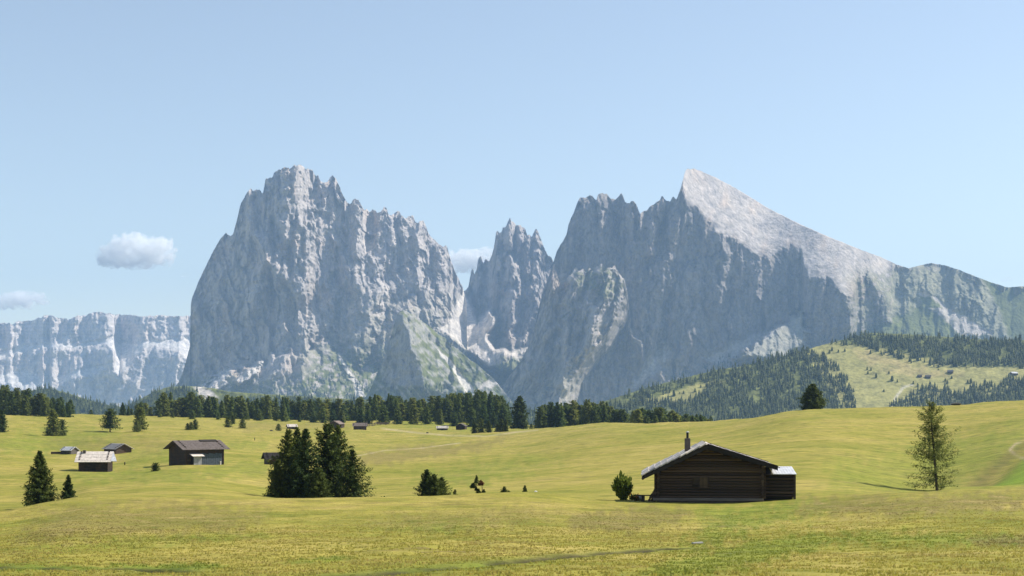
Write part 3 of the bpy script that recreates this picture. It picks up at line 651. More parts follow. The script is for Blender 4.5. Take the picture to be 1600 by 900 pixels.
BELT2 = foliage_mat('treeline_pine_needles', (0.080, 0.115, 0.030), (0.27, 0.30, 0.085), .45)
SHRUB = foliage_mat('shrub_leaves', (0.050, 0.085, 0.018), (0.17, 0.23, 0.045), .4)
DEAD = foliage_mat('dry_brown_needles', (0.10, 0.045, 0.02), (0.2, 0.09, 0.035))
def bark_mat():
    m = NT('bark'); n = m.noise(1.0, 5, m.coords(scale=(9, 9, 2.2)))
    return m.principled(m.ramp(n, [(0.3, (0.045, 0.035, 0.028)), (0.7, (0.13, 0.10, 0.08))]), 0.95, m.bump(n, 0.6, 0.05), 0.1)
BARK = bark_mat()

def tube(path, radii, sides=6):
    P = np.array(path, float); n = len(P)
    T = np.gradient(P, axis=0); T /= np.linalg.norm(T, axis=1)[:, None]+1e-9
    ref = np.where(np.abs(T[:, 2:3]) > 0.9, np.array([[1.0, 0, 0]]), np.array([[0, 0, 1.0]]))
    A = np.cross(T, ref); A /= np.linalg.norm(A, axis=1)[:, None]+1e-9; B = np.cross(T, A)
    th = np.arange(sides)*2*np.pi/sides
    V = P[:, None, :] + np.array(radii)[:, None, None]*(np.cos(th)[None, :, None]*A[:, None, :] + np.sin(th)[None, :, None]*B[:, None, :])
    idx = np.arange(n*sides).reshape(n, sides)
    f = np.stack([idx[:-1], np.roll(idx[:-1], -1, 1), np.roll(idx[1:], -1, 1), idx[1:]], -1).reshape(-1, 4)
    return V.reshape(-1, 3), f
def join(parts):
    V = []; Fq = []; o = 0
    for v, f in parts:
        V.append(v); Fq.append(f+o); o += len(v)
    return np.concatenate(V), np.concatenate(Fq)

def conifer(seed, H, R, nb, nseg, leaf, m=2, shape=0.85, base=0.03, droop=0.25, up=0.25, ragged=0.25, top=0.02, belly=0.0, lean=0.0, width=0.29, gap=0.0, side=None, branches=False):
    """crown of needle sprays set along drooping branches"""
    r = np.random.default_rng(seed)
    t = np.clip((np.arange(nb)+r.uniform(-.5, .5, nb))/nb, 0, 1)
    t = t**1.12
    z = H*(base+(1-base-top)*t)
    prof = (1-t)**shape*(1-belly*np.exp(-(t/0.16)**2)) + top*1.2
    prof = prof/prof.max()
    L = R*prof*(1 + ragged*r.normal(0, 1, nb)); L = np.clip(L, R*.03, R*1.35)
    if gap: L *= np.where(fbm(t*9, t*0+seed, seed, 2) < -0.25, 1-gap, 1)
    az = np.arange(nb)*2.39996 + r.uniform(-.5, .5, nb)
    if side is not None: L = L*(1+side[1]*np.cos(az-side[0]))
    L = L*(1+0.16*np.cos(2*az+seed)+0.10*np.cos(3*az+2*seed))
    bt = r.uniform(0, 1, nb)
    s = ((np.arange(nseg)+0.6)/nseg)**0.7
    sL = L[:, None]*s[None, :]
    dr = droop*(1.15-0.9*t)[:, None]
    bx = np.cos(az)[:, None]*sL; by = np.sin(az)[:, None]*sL
    bz = z[:, None] - dr*sL + (up+0.35*t[:, None]**3)*sL*s[None, :]
    bx = bx + lean*z[:, None]
    C = np.stack([bx, by, bz], -1)[:, :, None, :].repeat(m, 2)           # nb nseg m 3
    C = C + r.normal(0, 1, C.shape)*np.array([.055, .055, .045])*R*(0.35+prof[:, None, None, None])
    k = np.arange(m)
    sd = np.where(k % 2 == 0, 1, -1)[None, None, :]*(0.35+0.65*r.uniform(0, 1, (nb, nseg, m)))
    ang = az[:, None, None] + sd*1.05
    pit = r.normal(-0.18, 0.42, (nb, nseg, m)) + 0.25*t[:, None, None]
    d = np.stack([np.cos(ang)*np.cos(pit), np.sin(ang)*np.cos(pit), np.sin(pit)], -1)
    ln = leaf*1.3*(0.55+0.75*r.uniform(0, 1, (nb, nseg, m)))*(0.45+0.55*np.clip(prof*1.6, 0, 1))[:, None, None]*(1-0.25*s[None, :, None])
    up_ = np.stack([r.normal(0, .5, ln.shape), r.normal(0, .5, ln.shape), np.ones(ln.shape)], -1)
    w = np.cross(d, up_); w /= np.linalg.norm(w, axis=-1, keepdims=True)+1e-9
    hw = (ln*width)[..., None]
    a = C - d*ln[..., None]*0.25; tip = C + d*ln[..., None]*0.85 - np.array([0, 0, 1])*ln[..., None]*0.16
    mid = C + d*ln[..., None]*0.2
    V = np.stack([a, mid+w*hw, tip, mid-w*hw], -2).reshape(-1, 3)
    n = len(V)//4; f = np.arange(n*4).reshape(n, 4)
    tint = np.clip(bt[:, None, None]*0.45 + r.uniform(0, .55, (nb, nseg, m)), 0, 1).reshape(-1).repeat(4)
    # leader
    parts = [(V, f)]
    if branches:
        sel = r.permutation(nb)[:int(nb*0.6)]
        for i in sel:
            q = np.array([0, .35, .7, 1.0]); ll = L[i]*q
            pth = np.stack([np.cos(az[i])*ll + lean*z[i], np.sin(az[i])*ll, z[i]-dr[i, 0]*ll+(up+.35*t[i]**3)*ll*q], -1)
            parts.append(tube(pth, [0.018*H*.12*(1-t[i]*.6)*(1-.8*x)+.004 for x in q], 3))
    return V, f, tint, (join(parts[1:]) if branches and len(parts) > 1 else None)
def crown_mesh(seed, name='crown', **kw):
    V, f, tint, br = conifer(seed, **kw)
    me = mesh_from(name, V, f); attr_float(me, 'tint', tint); return me, br
def trunk_mesh(H, rb, lean=0.0, sides=7, bend=0.0):
    q = np.linspace(0, 1, 6)
    P = np.stack([lean*q*H + bend*np.sin(q*3.0), bend*.6*np.sin(q*4.2), q*H*0.97-0.15], -1)
    v, f = tube(P, rb*(1-0.93*q)+0.012, sides); return mesh_from('trunk', v, f, True)
def tree(name, loc, crown, trunk, crown_mat, label, cat, group=None, rz=0.0, sc=(1, 1, 1), clabel=None):
    r = empty(name, loc, rz, label, cat, group); r.scale = sc
    link('crown', crown, crown_mat, r); link('trunk', trunk, BARK, r)
    return r

# tall near spruces
def near_spruce(seed, px, d, top, width, label, name='spruce_tree', group=None, dens=1.0, **kw):
    b = stand(px, d); H = -(top-HZ)/F*d - b.z; R = width/F*d*0.5
    a = dict(nb=int(120*dens), nseg=12, leaf=0.075*H**.55*1.05, m=6, shape=0.72, droop=0.25, up=0.30, ragged=0.24, base=0.015, belly=0.1)
    a.update(kw)
    cm, br = crown_mesh(seed, H=H, R=R, branches=H > 2.5, **a)
    o = tree(name, (b.x, b.y, b.z-0.05), cm, trunk_mesh(H, 0.018*H+.03), SPRUCE, label, 'tree', group)
    if br is not None: link('branch', mesh_from('branch', *br), BARK, o)
    return o
G = 'clump of tall dark spruces on the meadow'
near_spruce(1, 450, 134, 668, 60, 'broad dark spruce of the tall clump, nearest the half hidden hut roof', group=G)
near_spruce(2, 477, 131, 667, 74, 'widest spruce in the tall clump, with a rounded double tip', group=G, dens=1.1, shape=.8)
near_spruce(3, 464, 137, 664, 44, 'dark spruce standing behind the widest spruce of the clump', group=G)
near_spruce(4, 511, 133, 660, 58, 'tallest slim spruce of the clump, ragged with brown cones', group=G, dens=1.2, shape=.5, ragged=.34)
near_spruce(5, 528, 136, 662, 52, 'ragged spruce pressed against the tallest spruce of the clump', group=G, shape=.55, ragged=.34)
near_spruce(6, 551, 131, 701, 60, 'lowest spruce of the clump, bright green on its sunny side', group=G, shape=.9)
near_spruce(7, 434, 132, 716, 36, 'small dark spruce filling the foot of the clump below the hut roof', group=G)
near_spruce(8, 497, 129, 730, 44, 'short spruce filling the foot of the clump under its tallest trees', group=G)
near_spruce(9, 62, 122, 702, 58, 'tall dark spruce with a smaller spruce beside it, behind the grassy hump', shape=.85, dens=1.35, ragged=.2)
near_spruce(10, 107, 122, 740, 25, 'small slender spruce beside the tall dark spruce on the hump', shape=.9)
near_spruce(11, 667, 126, 732, 30, 'pointed young spruce, tallest of the low trio on the meadow', group='low trio of young spruces')
near_spruce(12, 678, 125, 739, 28, 'bushy young spruce between its two neighbours in the low trio', group='low trio of young spruces')
near_spruce(13, 690, 127, 744, 26, 'thin young spruce with loose twigs, shortest of the low trio', group='low trio of young spruces', dens=.6)
near_spruce(14, 711, 126, 763, 6, 'tiny spruce seedling beside the low trio of young spruces', name='seedling', dens=.25)
near_spruce(15, 788, 124, 759, 11, 'low two tipped spruce sapling alone on the meadow crest', name='sapling', dens=.4)
near_spruce(16, 795, 124, 765, 7, 'stubby sapling touching the two tipped sapling', name='sapling', dens=.25)
near_spruce(17, 820, 122, 757, 9, 'lone narrow sapling near a small white stone', name='sapling', dens=.35)
near_spruce(18, 1270, 368, 599, 34, 'dense dark egg shaped spruce alone on the skyline of the hill', shape=.75, dens=2.0, ragged=.14, belly=.4, leaf=.42)
near_spruce(19, 243, 216, 723, 13, 'small upright dark bush in front of the long barn', name='juniper_bush', shape=.35, dens=.7, belly=.3)

# crooked little tree
def crooked():
    b = stand(745, 124); k = 124/F
    r = empty('crooked_tree', b, 0, 'crooked little tree with a bent stem, brown tuft and two green tufts', 'tree')
    def P(px, py, dy=0): return ((px-745)*k, dy, -(py-HZ)*k-b.z)
    v1 = tube([P(749, 772), P(746.5, 766), P(744, 760), P(744.5, 752), P(744.5, 743)], [.06, .05, .045, .03, .012], 6)
    v2 = tube([P(753, 771), P(753.5, 765, .1), P(753, 758, .15), P(750.5, 754.5, .1)], [.045, .04, .03, .012], 6)
    v3 = tube([P(744, 759), P(741, 758.5), P(738.5, 759)], [.025, .02, .012], 5)
    v, f = join([v1, v2, v3]); link('trunk', mesh_from('trunk', v, f, True), BARK, r)
    for n, (px, py, hh, w, mt, sd) in enumerate([(744.5, 755, 13, 6, SPRUCE, 31), (739.5, 762, 8, 7, SPRUCE, 32), (751.5, 758, 8, 8, DEAD, 33), (748, 772, 9, 7, SPRUCE, 34), (756, 772, 8, 5, SPRUCE, 35), (744, 766, 5, 3, SPRUCE, 36)]):
        cm, _ = crown_mesh(sd, H=hh*k, R=w*k*.5, nb=34, nseg=5, leaf=.13, m=3, shape=.85, belly=.2, ragged=.35)
        o = link('crown', cm, mt, r); o.location = P(px, py)
crooked()

# larch
def larch():
    b = stand(1462, 134); H = -(626-HZ)/F*134 - b.z; k = 134/F
    r = empty('larch_tree', b, 0, 'loose pale green larch with a bare lower trunk on the hillside', 'tree')
    lean = -0.045
    def part(sd, **kw): return conifer(sd, H=H, R=38*k, lean=lean, **kw)
    Vs = []; 
    A = [part(41, nb=64, nseg=24, leaf=.19, m=5, shape=.62, base=.36, droop=.16, up=.40, ragged=.30, width=.20, gap=.2, belly=.15, branches=True),
         part(42, nb=26, nseg=20, leaf=.18, m=7, shape=.25, base=.04, droop=.14, up=.14, ragged=.22, width=.20, top=.60, gap=.5, branches=True)]
    o = 0; V = []; f = []; t = []; brs = []
    for (v, q, ti, br) in A:
        V.append(v); f.append(q+o); t.append(ti); o += len(v); brs.append(br)
    me = mesh_from('crown', np.concatenate(V), np.concatenate(f)); attr_float(me, 'tint', np.concatenate(t))
    link('crown', me, LARCH, r)
    v, q = join(brs); link('branch', mesh_from('branch', v, q), BARK, r)
    P = np.stack([lean*np.linspace(0, 1, 9)*H + 0.10*np.sin(np.linspace(0, 6, 9)), np.zeros(9), np.linspace(-.1, .97, 9)*H], -1)
    P[0, 0] += .16; P[1, 0] += .08
    v, q = tube(P, np.linspace(.15, .02, 9), 8); link('trunk', mesh_from('trunk', v, q, True), BARK, r)
larch()

# leafy shrub by the cabin
def shrub(px, d, top, width, label, seed):
    b = stand(px, d); H = -(top-HZ)/F*d - b.z; R = width/F*d*.5
    r = np.random.default_rng(seed); n = 2600
    u = r.normal(0, 1, (n, 3)); u /= np.linalg.norm(u, axis=1)[:, None]
    rad = r.uniform(.3, 1, n)**.5*(1+0.75*fbm(u[:, 0]*3+5, u[:, 2]*2.5+u[:, 1]*2, seed, 4))
    C = u*rad[:, None]*np.array([R, R, H*.5]) + np.array([0, 0, H*.5]); 
    tap = 0.50+0.50*np.clip(C[:, 2]/(H*.6), 0, 1); C[:, :2] *= tap[:, None]
    d_ = u*np.array([.7, .7, .4]) + np.array([0, 0, .8]) + r.normal(0, .3, (n, 3)); d_ /= np.linalg.norm(d_, axis=1)[:, None]
    w = np.cross(d_, r.normal(0, 1, (n, 3))); w /= np.linalg.norm(w, axis=1)[:, None]
    ln = (r.uniform(.12, .26, n)+.22*(r.uniform(0, 1, n) < .06)*(u[:, 2] > .2))[:, None]
    V = np.stack([C-d_*ln*.4, C+w*ln*.28, C+d_*ln*.7, C-w*ln*.28], 1).reshape(-1, 3)
    me = mesh_from('crown', V, np.arange(n*4).reshape(n, 4)); attr_float(me, 'tint', r.uniform(0, 1, n).repeat(4))
    e = empty('leafy_shrub', b, 0, label, 'shrub'); link('crown', me, SHRUB, e)
    tb = [tube([(0, 0, -.05), (R*.2*math.cos(a), R*.2*math.sin(a), H*.3), (R*.5*math.cos(a), R*.5*math.sin(a), H*.65)], [.03, .02, .008], 5) for a in (0.3, 1.7, 2.9, 4.1, 5.3)]
    v, q = join(tb); link('stem', mesh_from('stem', v, q), BARK, e)
shrub(973, 97.5, 744, 31, 'round leafy green shrub beside the orange flowers near the log cabin', 51)

# mid-distance trees on the slope
def mid_tree(seed, px, d, top, width, label, cat='tree', group=None, mat=None, base=.03, **kw):
    b = stand(px, d); H = -(top-HZ)/F*d - b.z; R = width/F*d*.5
    a = dict(nb=110, nseg=6, leaf=.07*H, m=4, shape=.55, droop=.22, up=.2, ragged=.2, base=base, belly=.15); a.update(kw)
    cm, _ = crown_mesh(seed, H=H, R=R, **a)
    return tree('stone_pine_tree' if mat is FAR else 'spruce_tree', b, cm, trunk_mesh(H, .03*H), mat or SPRUCE, label, 'tree', group)
mid_tree(61, 83, 470, 639, 27, 'broad shaggy pine casting a shadow on the open slope', mat=FAR, shape=.5, belly=.0)
mid_tree(62, 97, 474, 655, 14, 'shorter pine growing against the broad shaggy pine', mat=FAR, shape=.4)
mid_tree(63, 172, 500, 638, 25, 'round crowned pine with a bare trunk, alone on the slope', mat=FAR, base=.2, shape=.42)
mid_tree(64, 219, 500, 636, 19, 'narrow leaning pine behind a low bush on the slope', mat=FAR, shape=.35, base=.1)
mid_tree(65, 214, 496, 657, 15, 'low bushy pine at the foot of the narrow leaning pine', mat=FAR, shape=.4)
mid_tree(66, 293, 520, 661, 9, 'smallest dark spruce of the trio above the barn', group='trio of small spruces above the barn')
mid_tree(67, 298.5, 520, 659, 10, 'middle dark spruce of the trio above the barn', group='trio of small spruces above the barn')
mid_tree(68, 305, 522, 655, 11, 'tallest dark spruce of the trio above the barn', group='trio of small spruces above the barn')
mid_tree(69, 356, 590, 651, 12, 'small dark spruce at the edge of the treeline with a lighter spruce behind')
mid_tree(70, 364, 640, 648, 8, 'slim lighter spruce between two small dark spruces')
mid_tree(71, 379, 570, 653, 14, 'small round dark spruce nearest the two slim ones')
mid_tree(72, 435, 560, 662, 11, 'lone cone shaped spruce on the open slope before the far huts')
mid_tree(73, 142, 760, 640, 9, 'small dark spruce alone in the gap of the treeline')
mid_tree(74, 3, 470, 640, 14, 'dark spruce cut off by the picture edge on the slope', mat=FAR)
for i, (px, top, w, lab) in enumerate([(741, 658, 9, 'thin pale spruce at the outer end of the row before the crest'), (751, 653, 13, 'tallest dark spruce of the row before the crest'),
        (764, 657, 9, 'thin grey green spruce beside the tallest spruce of the row'), (777, 661, 8, 'short spruce in the gap of the row before the crest'),
        (784, 654, 10, 'mid height pale spruce of the row before the crest'), (791, 655, 7, 'narrow dark spruce at the inner end of the row')]):
    mid_tree(80+i, px, 560, top, w, lab, group='row of spruces before the crest')
mid_tree(90, 812, 640, 618, 27, 'big spruce standing forward of the treeline above the crest', nb=150)
mid_tree(91, 830, 720, 662, 8, 'small bush like spruce just beyond the crest')

# the treeline: individuals sharing six crowns
TV = []
for i, (sh, bl, dr, rg) in enumerate([(.75, .1, .25, .2), (.45, .2, .2, .18), (.35, .25, .15, .2), (.6, .1, .25, .25), (.9, .05, .3, .18), (.4, .3, .18, .22)]):
    cm, _ = crown_mesh(200+i, H=10, R=2.3, nb=85, nseg=6, leaf=.85, m=3, shape=sh, belly=bl, droop=dr, ragged=rg, base=.02 if i % 2 else .05)
    TV.append((cm, trunk_mesh(10, .2)))
rt = random.Random(5)
protos = [None]*6
KIND = ['pointed', 'round topped', 'columnar', 'ragged', 'narrow tipped', 'blunt']
MARK = [(112, 'near the picture edge'), (205, 'in the gap grove, outer side'), (245, 'in the gap grove, inner side'), (290, 'where the long treeline begins'), (345, 'above the long barn'), (395, 'behind the small meadow spruces'),
        (445, 'behind the lone cone spruce'), (500, 'above the wider clump half'), (545, 'above the tallest tree of the clump'), (578, 'behind the far hut by the log fence'),
        (612, 'behind the log fence'), (645, 'just past the log fence'), (680, 'before the low wide far hut'), (706, 'behind the low wide far hut'), (736, 'behind the gable fronted far hut'), (800, 'behind the row of spruces'),
        (880, 'at the outer start of the crest wood'), (915, 'in the outer half of the crest wood'), (950, 'at the tallest part of the crest wood'), (986, 'at the low crest wood end'),
        (1030, 'in the second crest wood, tall end'), (1070, 'in the second crest wood, middle'), (1130, 'of the second crest wood above the chimney')]
def tree_label(px, i, row, H):
    where = next(t for m_, t in MARK if px < m_)
    return '%s %s tree in the %s row %s' % ('tall' if H > 13.5 else 'low' if H < 10 else 'medium', KIND[i], ['front', 'second', 'back'][row], where)
def belt(x0, x1, d0, d1, tops, step, label, group, rows=2, kinds=(0, 1, 2, 3, 4, 5), wr=(.85, 1.25), skip=()):
    for row in range(rows):
        x = x0 + rt.uniform(0, step)*(row > 0)
        while x < x1:
            px = x + rt.uniform(-.3, .3)*step; x += step*rt.uniform(.75, 1.3)
            if any(a < px < b for a, b in skip): continue
            d = d0 + (d1-d0)*(row+rt.uniform(-.25, .25))/max(rows-1, 1)
            b = stand(px, d); top = np.interp(px, [p[0] for p in tops], [p[1] for p in tops]) + rt.uniform(-3, 7)*(1 if row else 1.6)
            H = -(top-HZ)/F*d - b.z
            if H < 3: continue
            i = rt.choice(kinds); label = tree_label(px, i, row, H)
            sw = H/10*rt.uniform(*wr)*np.clip(13/H, .8, 1.2)
            if protos[i] is None:
                protos[i] = o = tree('treeline_spruce', b, TV[i][0], TV[i][1], BELT2 if i in (1, 2, 5) else BELT, label, 'tree', group)
            else:
                o = copy_tree(protos[i]); o.location = b; o['label'] = label; o['group'] = group
            o.rotation_euler = (0, 0, rt.uniform(0, 6.28)); o.scale = (sw, sw, H/10)
LW = ('tree of the dense dark wood along the edge of the meadow beside the wooded gap', 'wood at the meadow edge beside the gap')
belt(-8, 112, 700, 760, [(-10, 606), (10, 603), (30, 608), (45, 607), (55, 618), (70, 614), (100, 620), (112, 624)], 8.5, *LW)
belt(192, 240, 770, 800, [(192, 630), (207, 636), (222, 622), (240, 640)], 9, 'tree of the small grove between the wooded gap and the long treeline', 'small grove in the gap')
LM = ('tree of the long dark treeline behind the far meadow and its huts', 'long treeline behind the far meadow')
belt(250, 420, 790, 850, [(250, 617), (300, 616), (330, 622), (380, 620), (420, 622)], 8.2, *LM)
belt(414, 610, 800, 860, [(414, 622), (470, 621), (500, 624), (540, 628), (580, 620), (610, 618)], 8.2, *LM)
belt(610, 795, 800, 860, [(610, 618), (640, 622), (660, 626), (690, 618), (720, 612), (745, 610), (770, 612), (795, 622)], 8.4, *LM, rows=3)
belt(250, 795, 745, 765, [(250, 634), (500, 638), (795, 632)], 21, *LM, rows=1, kinds=(1, 3, 4))
LR = ('tree of the wood rising behind the crest of the pale meadow ridge', 'wood behind the meadow crest')
belt(846, 982, 690, 790, [(846, 634), (880, 630), (930, 628), (945, 627), (960, 640), (982, 646)], 7.6, *LR, rows=3)
belt(992, 1112, 640, 760, [(992, 642), (1010, 638), (1045, 640), (1060, 646), (1112, 652)], 7.2, *LR, rows=3)

# far forests: too many to count, kept as one mass; the nearest open-ground trees stand singly
def far_conifers(P, H, seed, name, label, mat):
    r = np.random.default_rng(seed); n = len(P)
    lev = 3; sides = 5
    R = H*r.uniform(.15, .24, n); V = []; f = []; o = 0; tint = []
    t0 = r.uniform(0, 1, n)
    for L in range(lev):
        zb = H*(0.02+0.28*L); zt = H*(0.46+0.27*L); rr = R*(1-0.28*L)
        th = np.arange(sides)[None, :]*2*np.pi/sides + r.uniform(0, 6.28, n)[:, None]
        jit = r.uniform(.7, 1.25, (n, sides))
        ring = np.stack([np.cos(th)*rr[:, None]*jit, np.sin(th)*rr[:, None]*jit, np.repeat(zb[:, None], sides, 1)-r.uniform(0, .08, (n, sides))*H[:, None]], -1)
        apex = np.stack([r.normal(0, .02, n)*H, r.normal(0, .02, n)*H, zt], -1)[:, None, :]
        v = np.concatenate([ring, apex], 1) + P[:, None, :]
        V.append(v.reshape(-1, 3)); b = (np.arange(n)*(sides+1))[:, None, None] + o
        tri = np.array([[k, (k+1) % sides, sides] for k in range(sides)])[None]
        f.append((b+tri).reshape(-1, 3)); o += n*(sides+1)
        tint.append(np.clip(t0[:, None]**1.5*.8+r.uniform(0, .3, (n, sides+1)), 0, 1).ravel())
    me = mesh_from(name, np.concatenate(V), np.concatenate(f)); attr_float(me, 'tint', np.concatenate(tint))
    o = link(name, me, mat); return tag(o, label, kind='stuff')
def scatter(sheet, polys, n, hpx, seed, thin=0.0, excl=()):
    r = np.random.default_rng(seed); pts = []
    A = []
    for p in polys:
        q = np.array(p); A.append((q[:, 0].max()-q[:, 0].min())*(q[:, 1].max()-q[:, 1].min()))
    for p, a in zip(polys, A):
        q = np.array(p, float); m = int(n*a/sum(A)*1.0)
        x = r.uniform(q[:, 0].min()-4, q[:, 0].max()+4, m); y = r.uniform(q[:, 1].min()-4, q[:, 1].max()+4, m)
        k = poly_mask(x, y, p, .5, 5, seed) > .5
        if thin: k &= fbm(x/22, y/14, seed+5, 3) > thin-.3
        for e in excl: k &= poly_mask(x, y, e, .5, 4, seed+2) < .5
        pts.append(np.stack([x[k], y[k]], -1))
    p = np.concatenate(pts); P, ok = sheet.on(p[:, 0], p[:, 1]); P = P[ok]
    H = hpx/F*P[:, 1]*r.uniform(.38, 1.25, len(P)); P[:, 2] -= 1.0
    return P, H
FARM = foliage_mat('distant_conifer_needles', (0.014, 0.028, 0.015), (0.080, 0.105, 0.042), 0.15)
P1, H1 = scatter(foot, [[(905,655),(960,630),(1000,612),(1060,598),(1120,580),(1160,574),(1220,556),(1262,545),(1300,560),(1325,590),(1335,620),(1340,668),(905,668)]], 9600, 11.5, 801, thin=.06, excl=MEADOWS)
P2, H2 = scatter(foot, [[(1290,538),(1340,522),(1420,528),(1500,530),(1640,532),(1700,535),(1700,576),(1600,574),(1540,572),(1480,575),(1420,566),(1375,552),(1330,540)]], 6000, 10.5, 802, thin=.10, excl=MEADOWS[1:])
P3, H3 = scatter(foot, [[(1385,640),(1430,612),(1450,605),(1500,615),(1530,605),(1580,596),(1640,592),(1700,590),(1700,668),(1385,668)]], 3300, 13, 803)
P4, H4 = scatter(lefthill, [[(40,614),(75,608),(130,624),(190,638),(215,628),(240,614),(270,607),(300,608),(316,622),(330,632),(420,622),(560,628),(760,634),(840,642),(840,668),(40,668)]], 9000, 10, 804, thin=.0)
P5, H5 = scatter(right, [[(960,640),(1000,610),(1060,585),(1130,560),(1200,548),(1240,556),(1180,575),(1100,590),(1020,612),(980,650)], [(1280,530),(1330,512),(1400,518),(1480,520),(1600,528),(1600,545),(1300,548)]], 2600, 7.5, 805, thin=.2)
P6, H6 = scatter(massif, [[(380,640),(420,600),(470,590),(560,585),(600,610),(640,608),(660,640)]], 1300, 7, 806, thin=.32)
P7, H7 = scatter(spur, [[(600,625),(640,606),(680,598),(740,612),(800,632),(800,660),(600,660)]], 900, 8, 807, thin=.2)
far_conifers(np.concatenate([P1, P2, P3, P4, P5, P6, P7]), np.concatenate([H1, H2, H3, H4, H5, H6, H7]), 900, 'forest', 'blue green conifer forest covering the distant slopes', FARM)
# trees standing singly on the far hay meadow
def far_single(px, py, h, label, group):
    P, ok = foot.on(np.array([px]), np.array([py])); P = P[0]; H = h/F*P[1]
    i = int(px) % 6
    o = copy_tree(protos[i]); o.name = 'meadow_spruce'; o.location = P; o['label'] = label; o['group'] = group; o.scale = (H/10*1.15, H/10*1.15, H/10)
for px, py, h in [(1355,578,5),(1361,579,5),(1369,590,7),(1356,585,6),(1389,584,5),(1394,596,9),(1402,598,6),(1381,614,6),(1466,576,6),(1466,580,4),(1434,606,8),(1427,601,6),(1477,597,6),(1480,601,8),(1487,593,6),(1512,599,6),(1517,599,8),(1522,600,5),(1300,548,7),(1296,552,6),(1320,550,6),(1310,551,5),(1360,553,7)]:
    far_single(px, py, h, 'tiny dark spruce standing singly on the distant hay meadow', 'single spruces on the distant hay meadow')
for px, py, h in [(1046,614,5),(1053,619,10),(1068,616,6),(1086,613,7),(1062,616,4),(1095,606,5)]:
    far_single(px, py, h, 'tiny dark spruce on the small sunny clearing in the forest', 'single spruces in the forest clearing')

# ------------------------------------------------------------------ timber buildings
def wood_mat(name, lo, hi, along=(0.6, 9, 9), warm=None):
    m = NT(name); oi = m.n('ShaderNodeObjectInfo').outputs['Random']
    g = m.noise(1.0, 6, m.coords(scale=along), 0.65); b = m.noise(1.6, 4, m.coords())
    c = m.ramp(g, [(0.3, lo), (0.7, hi)])
    c = m.mix(c, m.ramp(oi, [(0.0, (0.42, 0.44, 0.50)), (0.5, (1, 1, 1)), (1.0, (1.9, 1.75, 1.6))]), 1.0, 'MULTIPLY')
    if warm: c = m.mix(c, warm, m.ramp(b, [(0.45, 0.0), (0.7, 0.75)]))
    return m.principled(c, 0.85, m.bump(g, 0.6, 0.02), 0.2)
LOG = wood_mat('weathered_dark_logs', (0.016, 0.013, 0.011), (0.085, 0.064, 0.050), warm=(0.090, 0.048, 0.025))
LOGG = wood_mat('weathered_grey_logs', (0.050, 0.046, 0.044), (0.125, 0.115, 0.105))
SHING = wood_mat('silvery_shingles', (0.30, 0.28, 0.26), (0.60, 0.56, 0.52), along=(3, 3, 3))
BROWNR = wood_mat('brown_shingle_roof', (0.10, 0.08, 0.07), (0.21, 0.175, 0.16), along=(3, 3, 3))
PALER = wood_mat('pale_shingle_roof', (0.25, 0.24, 0.23), (0.46, 0.44, 0.42), along=(3, 3, 3))
DARKW = wood_mat('dark_boards', (0.018, 0.015, 0.013), (0.050, 0.042, 0.036))
PATCH = wood_mat('newer_planks', (0.028, 0.021, 0.014), (0.080, 0.058, 0.038))
def plain(name, col, rough=.6, metallic=0.0, spec=.3):
    m = NT(name); n = m.noise(3.0, 4, m.coords())
    c = m.mix(col, tuple(x*.65 for x in col), m.ramp(n, [(0.4, 0.0), (0.7, 1.0)]))
    return m.principled(c, rough, m.bump(n, .2, .01), spec, metallic)
METAL = plain('pale_sheet_metal', (0.62, 0.62, 0.63), .45, 0.0, .5)
STONE = plain('grey_masonry', (0.11, 0.095, 0.085), .95)
PIPE = plain('dark_stove_pipe', (0.03, 0.03, 0.032), .5, .5)
WHITEM = plain('white_plastic', (0.75, 0.75, 0.76), .5)
GREYP = plain('grey_panel', (0.30, 0.31, 0.33), .7)
BLUEP = plain('faded_blue_grey_boards', (0.085, 0.105, 0.13), .85)

def bx(bm, x0, x1, y0, y1, z0, z1, bev=0.0):
    vs = [bm.verts.new(p) for p in ((x0,y0,z0),(x1,y0,z0),(x1,y1,z0),(x0,y1,z0),(x0,y0,z1),(x1,y0,z1),(x1,y1,z1),(x0,y1,z1))]
    fs = [bm.faces.new([vs[i] for i in f]) for f in ((3,2,1,0),(4,5,6,7),(0,1,5,4),(1,2,6,5),(2,3,7,6),(3,0,4,7))]
    if bev:
        es = list({e for f in fs for e in f.edges}); bmesh.ops.bevel(bm, geom=es, offset=bev, segments=1, affect='EDGES')
def done(bm, name, mat, parent, loc=None, rot=None):
    bmesh.ops.recalc_face_normals(bm, faces=bm.faces)
    me = bpy.data.meshes.new(name); bm.to_mesh(me); bm.free()
    o = link(name, me, mat, parent)
    if loc is not None: o.location = loc
    if rot is not None: o.rotation_euler = rot
    return o
def box(name, mat, parent, x0, x1, y0, y1, z0, z1, bev=0.0):
    bm = bmesh.new(); bx(bm, x0, x1, y0, y1, z0, z1, bev); return done(bm, name, mat, parent)
_rl = random.Random(11)
def log_mesh(seed):
    r = np.random.default_rng(seed); q = np.linspace(0, 1, 5)
    P = np.stack([q, r.normal(0, .012, 5), r.normal(0, .012, 5)], -1)
    v, f = tube(P, r.uniform(.90, 1.06, 5), 7)
    v = v.copy(); v[:, 0] = np.repeat(q, 7)
    n = len(v); caps0 = np.arange(7)[::-1]; caps1 = np.arange(n-7, n)
    me = bpy.data.meshes.new('log'); me.from_pydata([tuple(p) for p in v], [], [tuple(x) for x in f]+[tuple(caps0), tuple(caps1)]); me.update()
    return me
LOGS = [log_mesh(i) for i in range(5)]
for me in LOGS: me.materials.append(LOG)
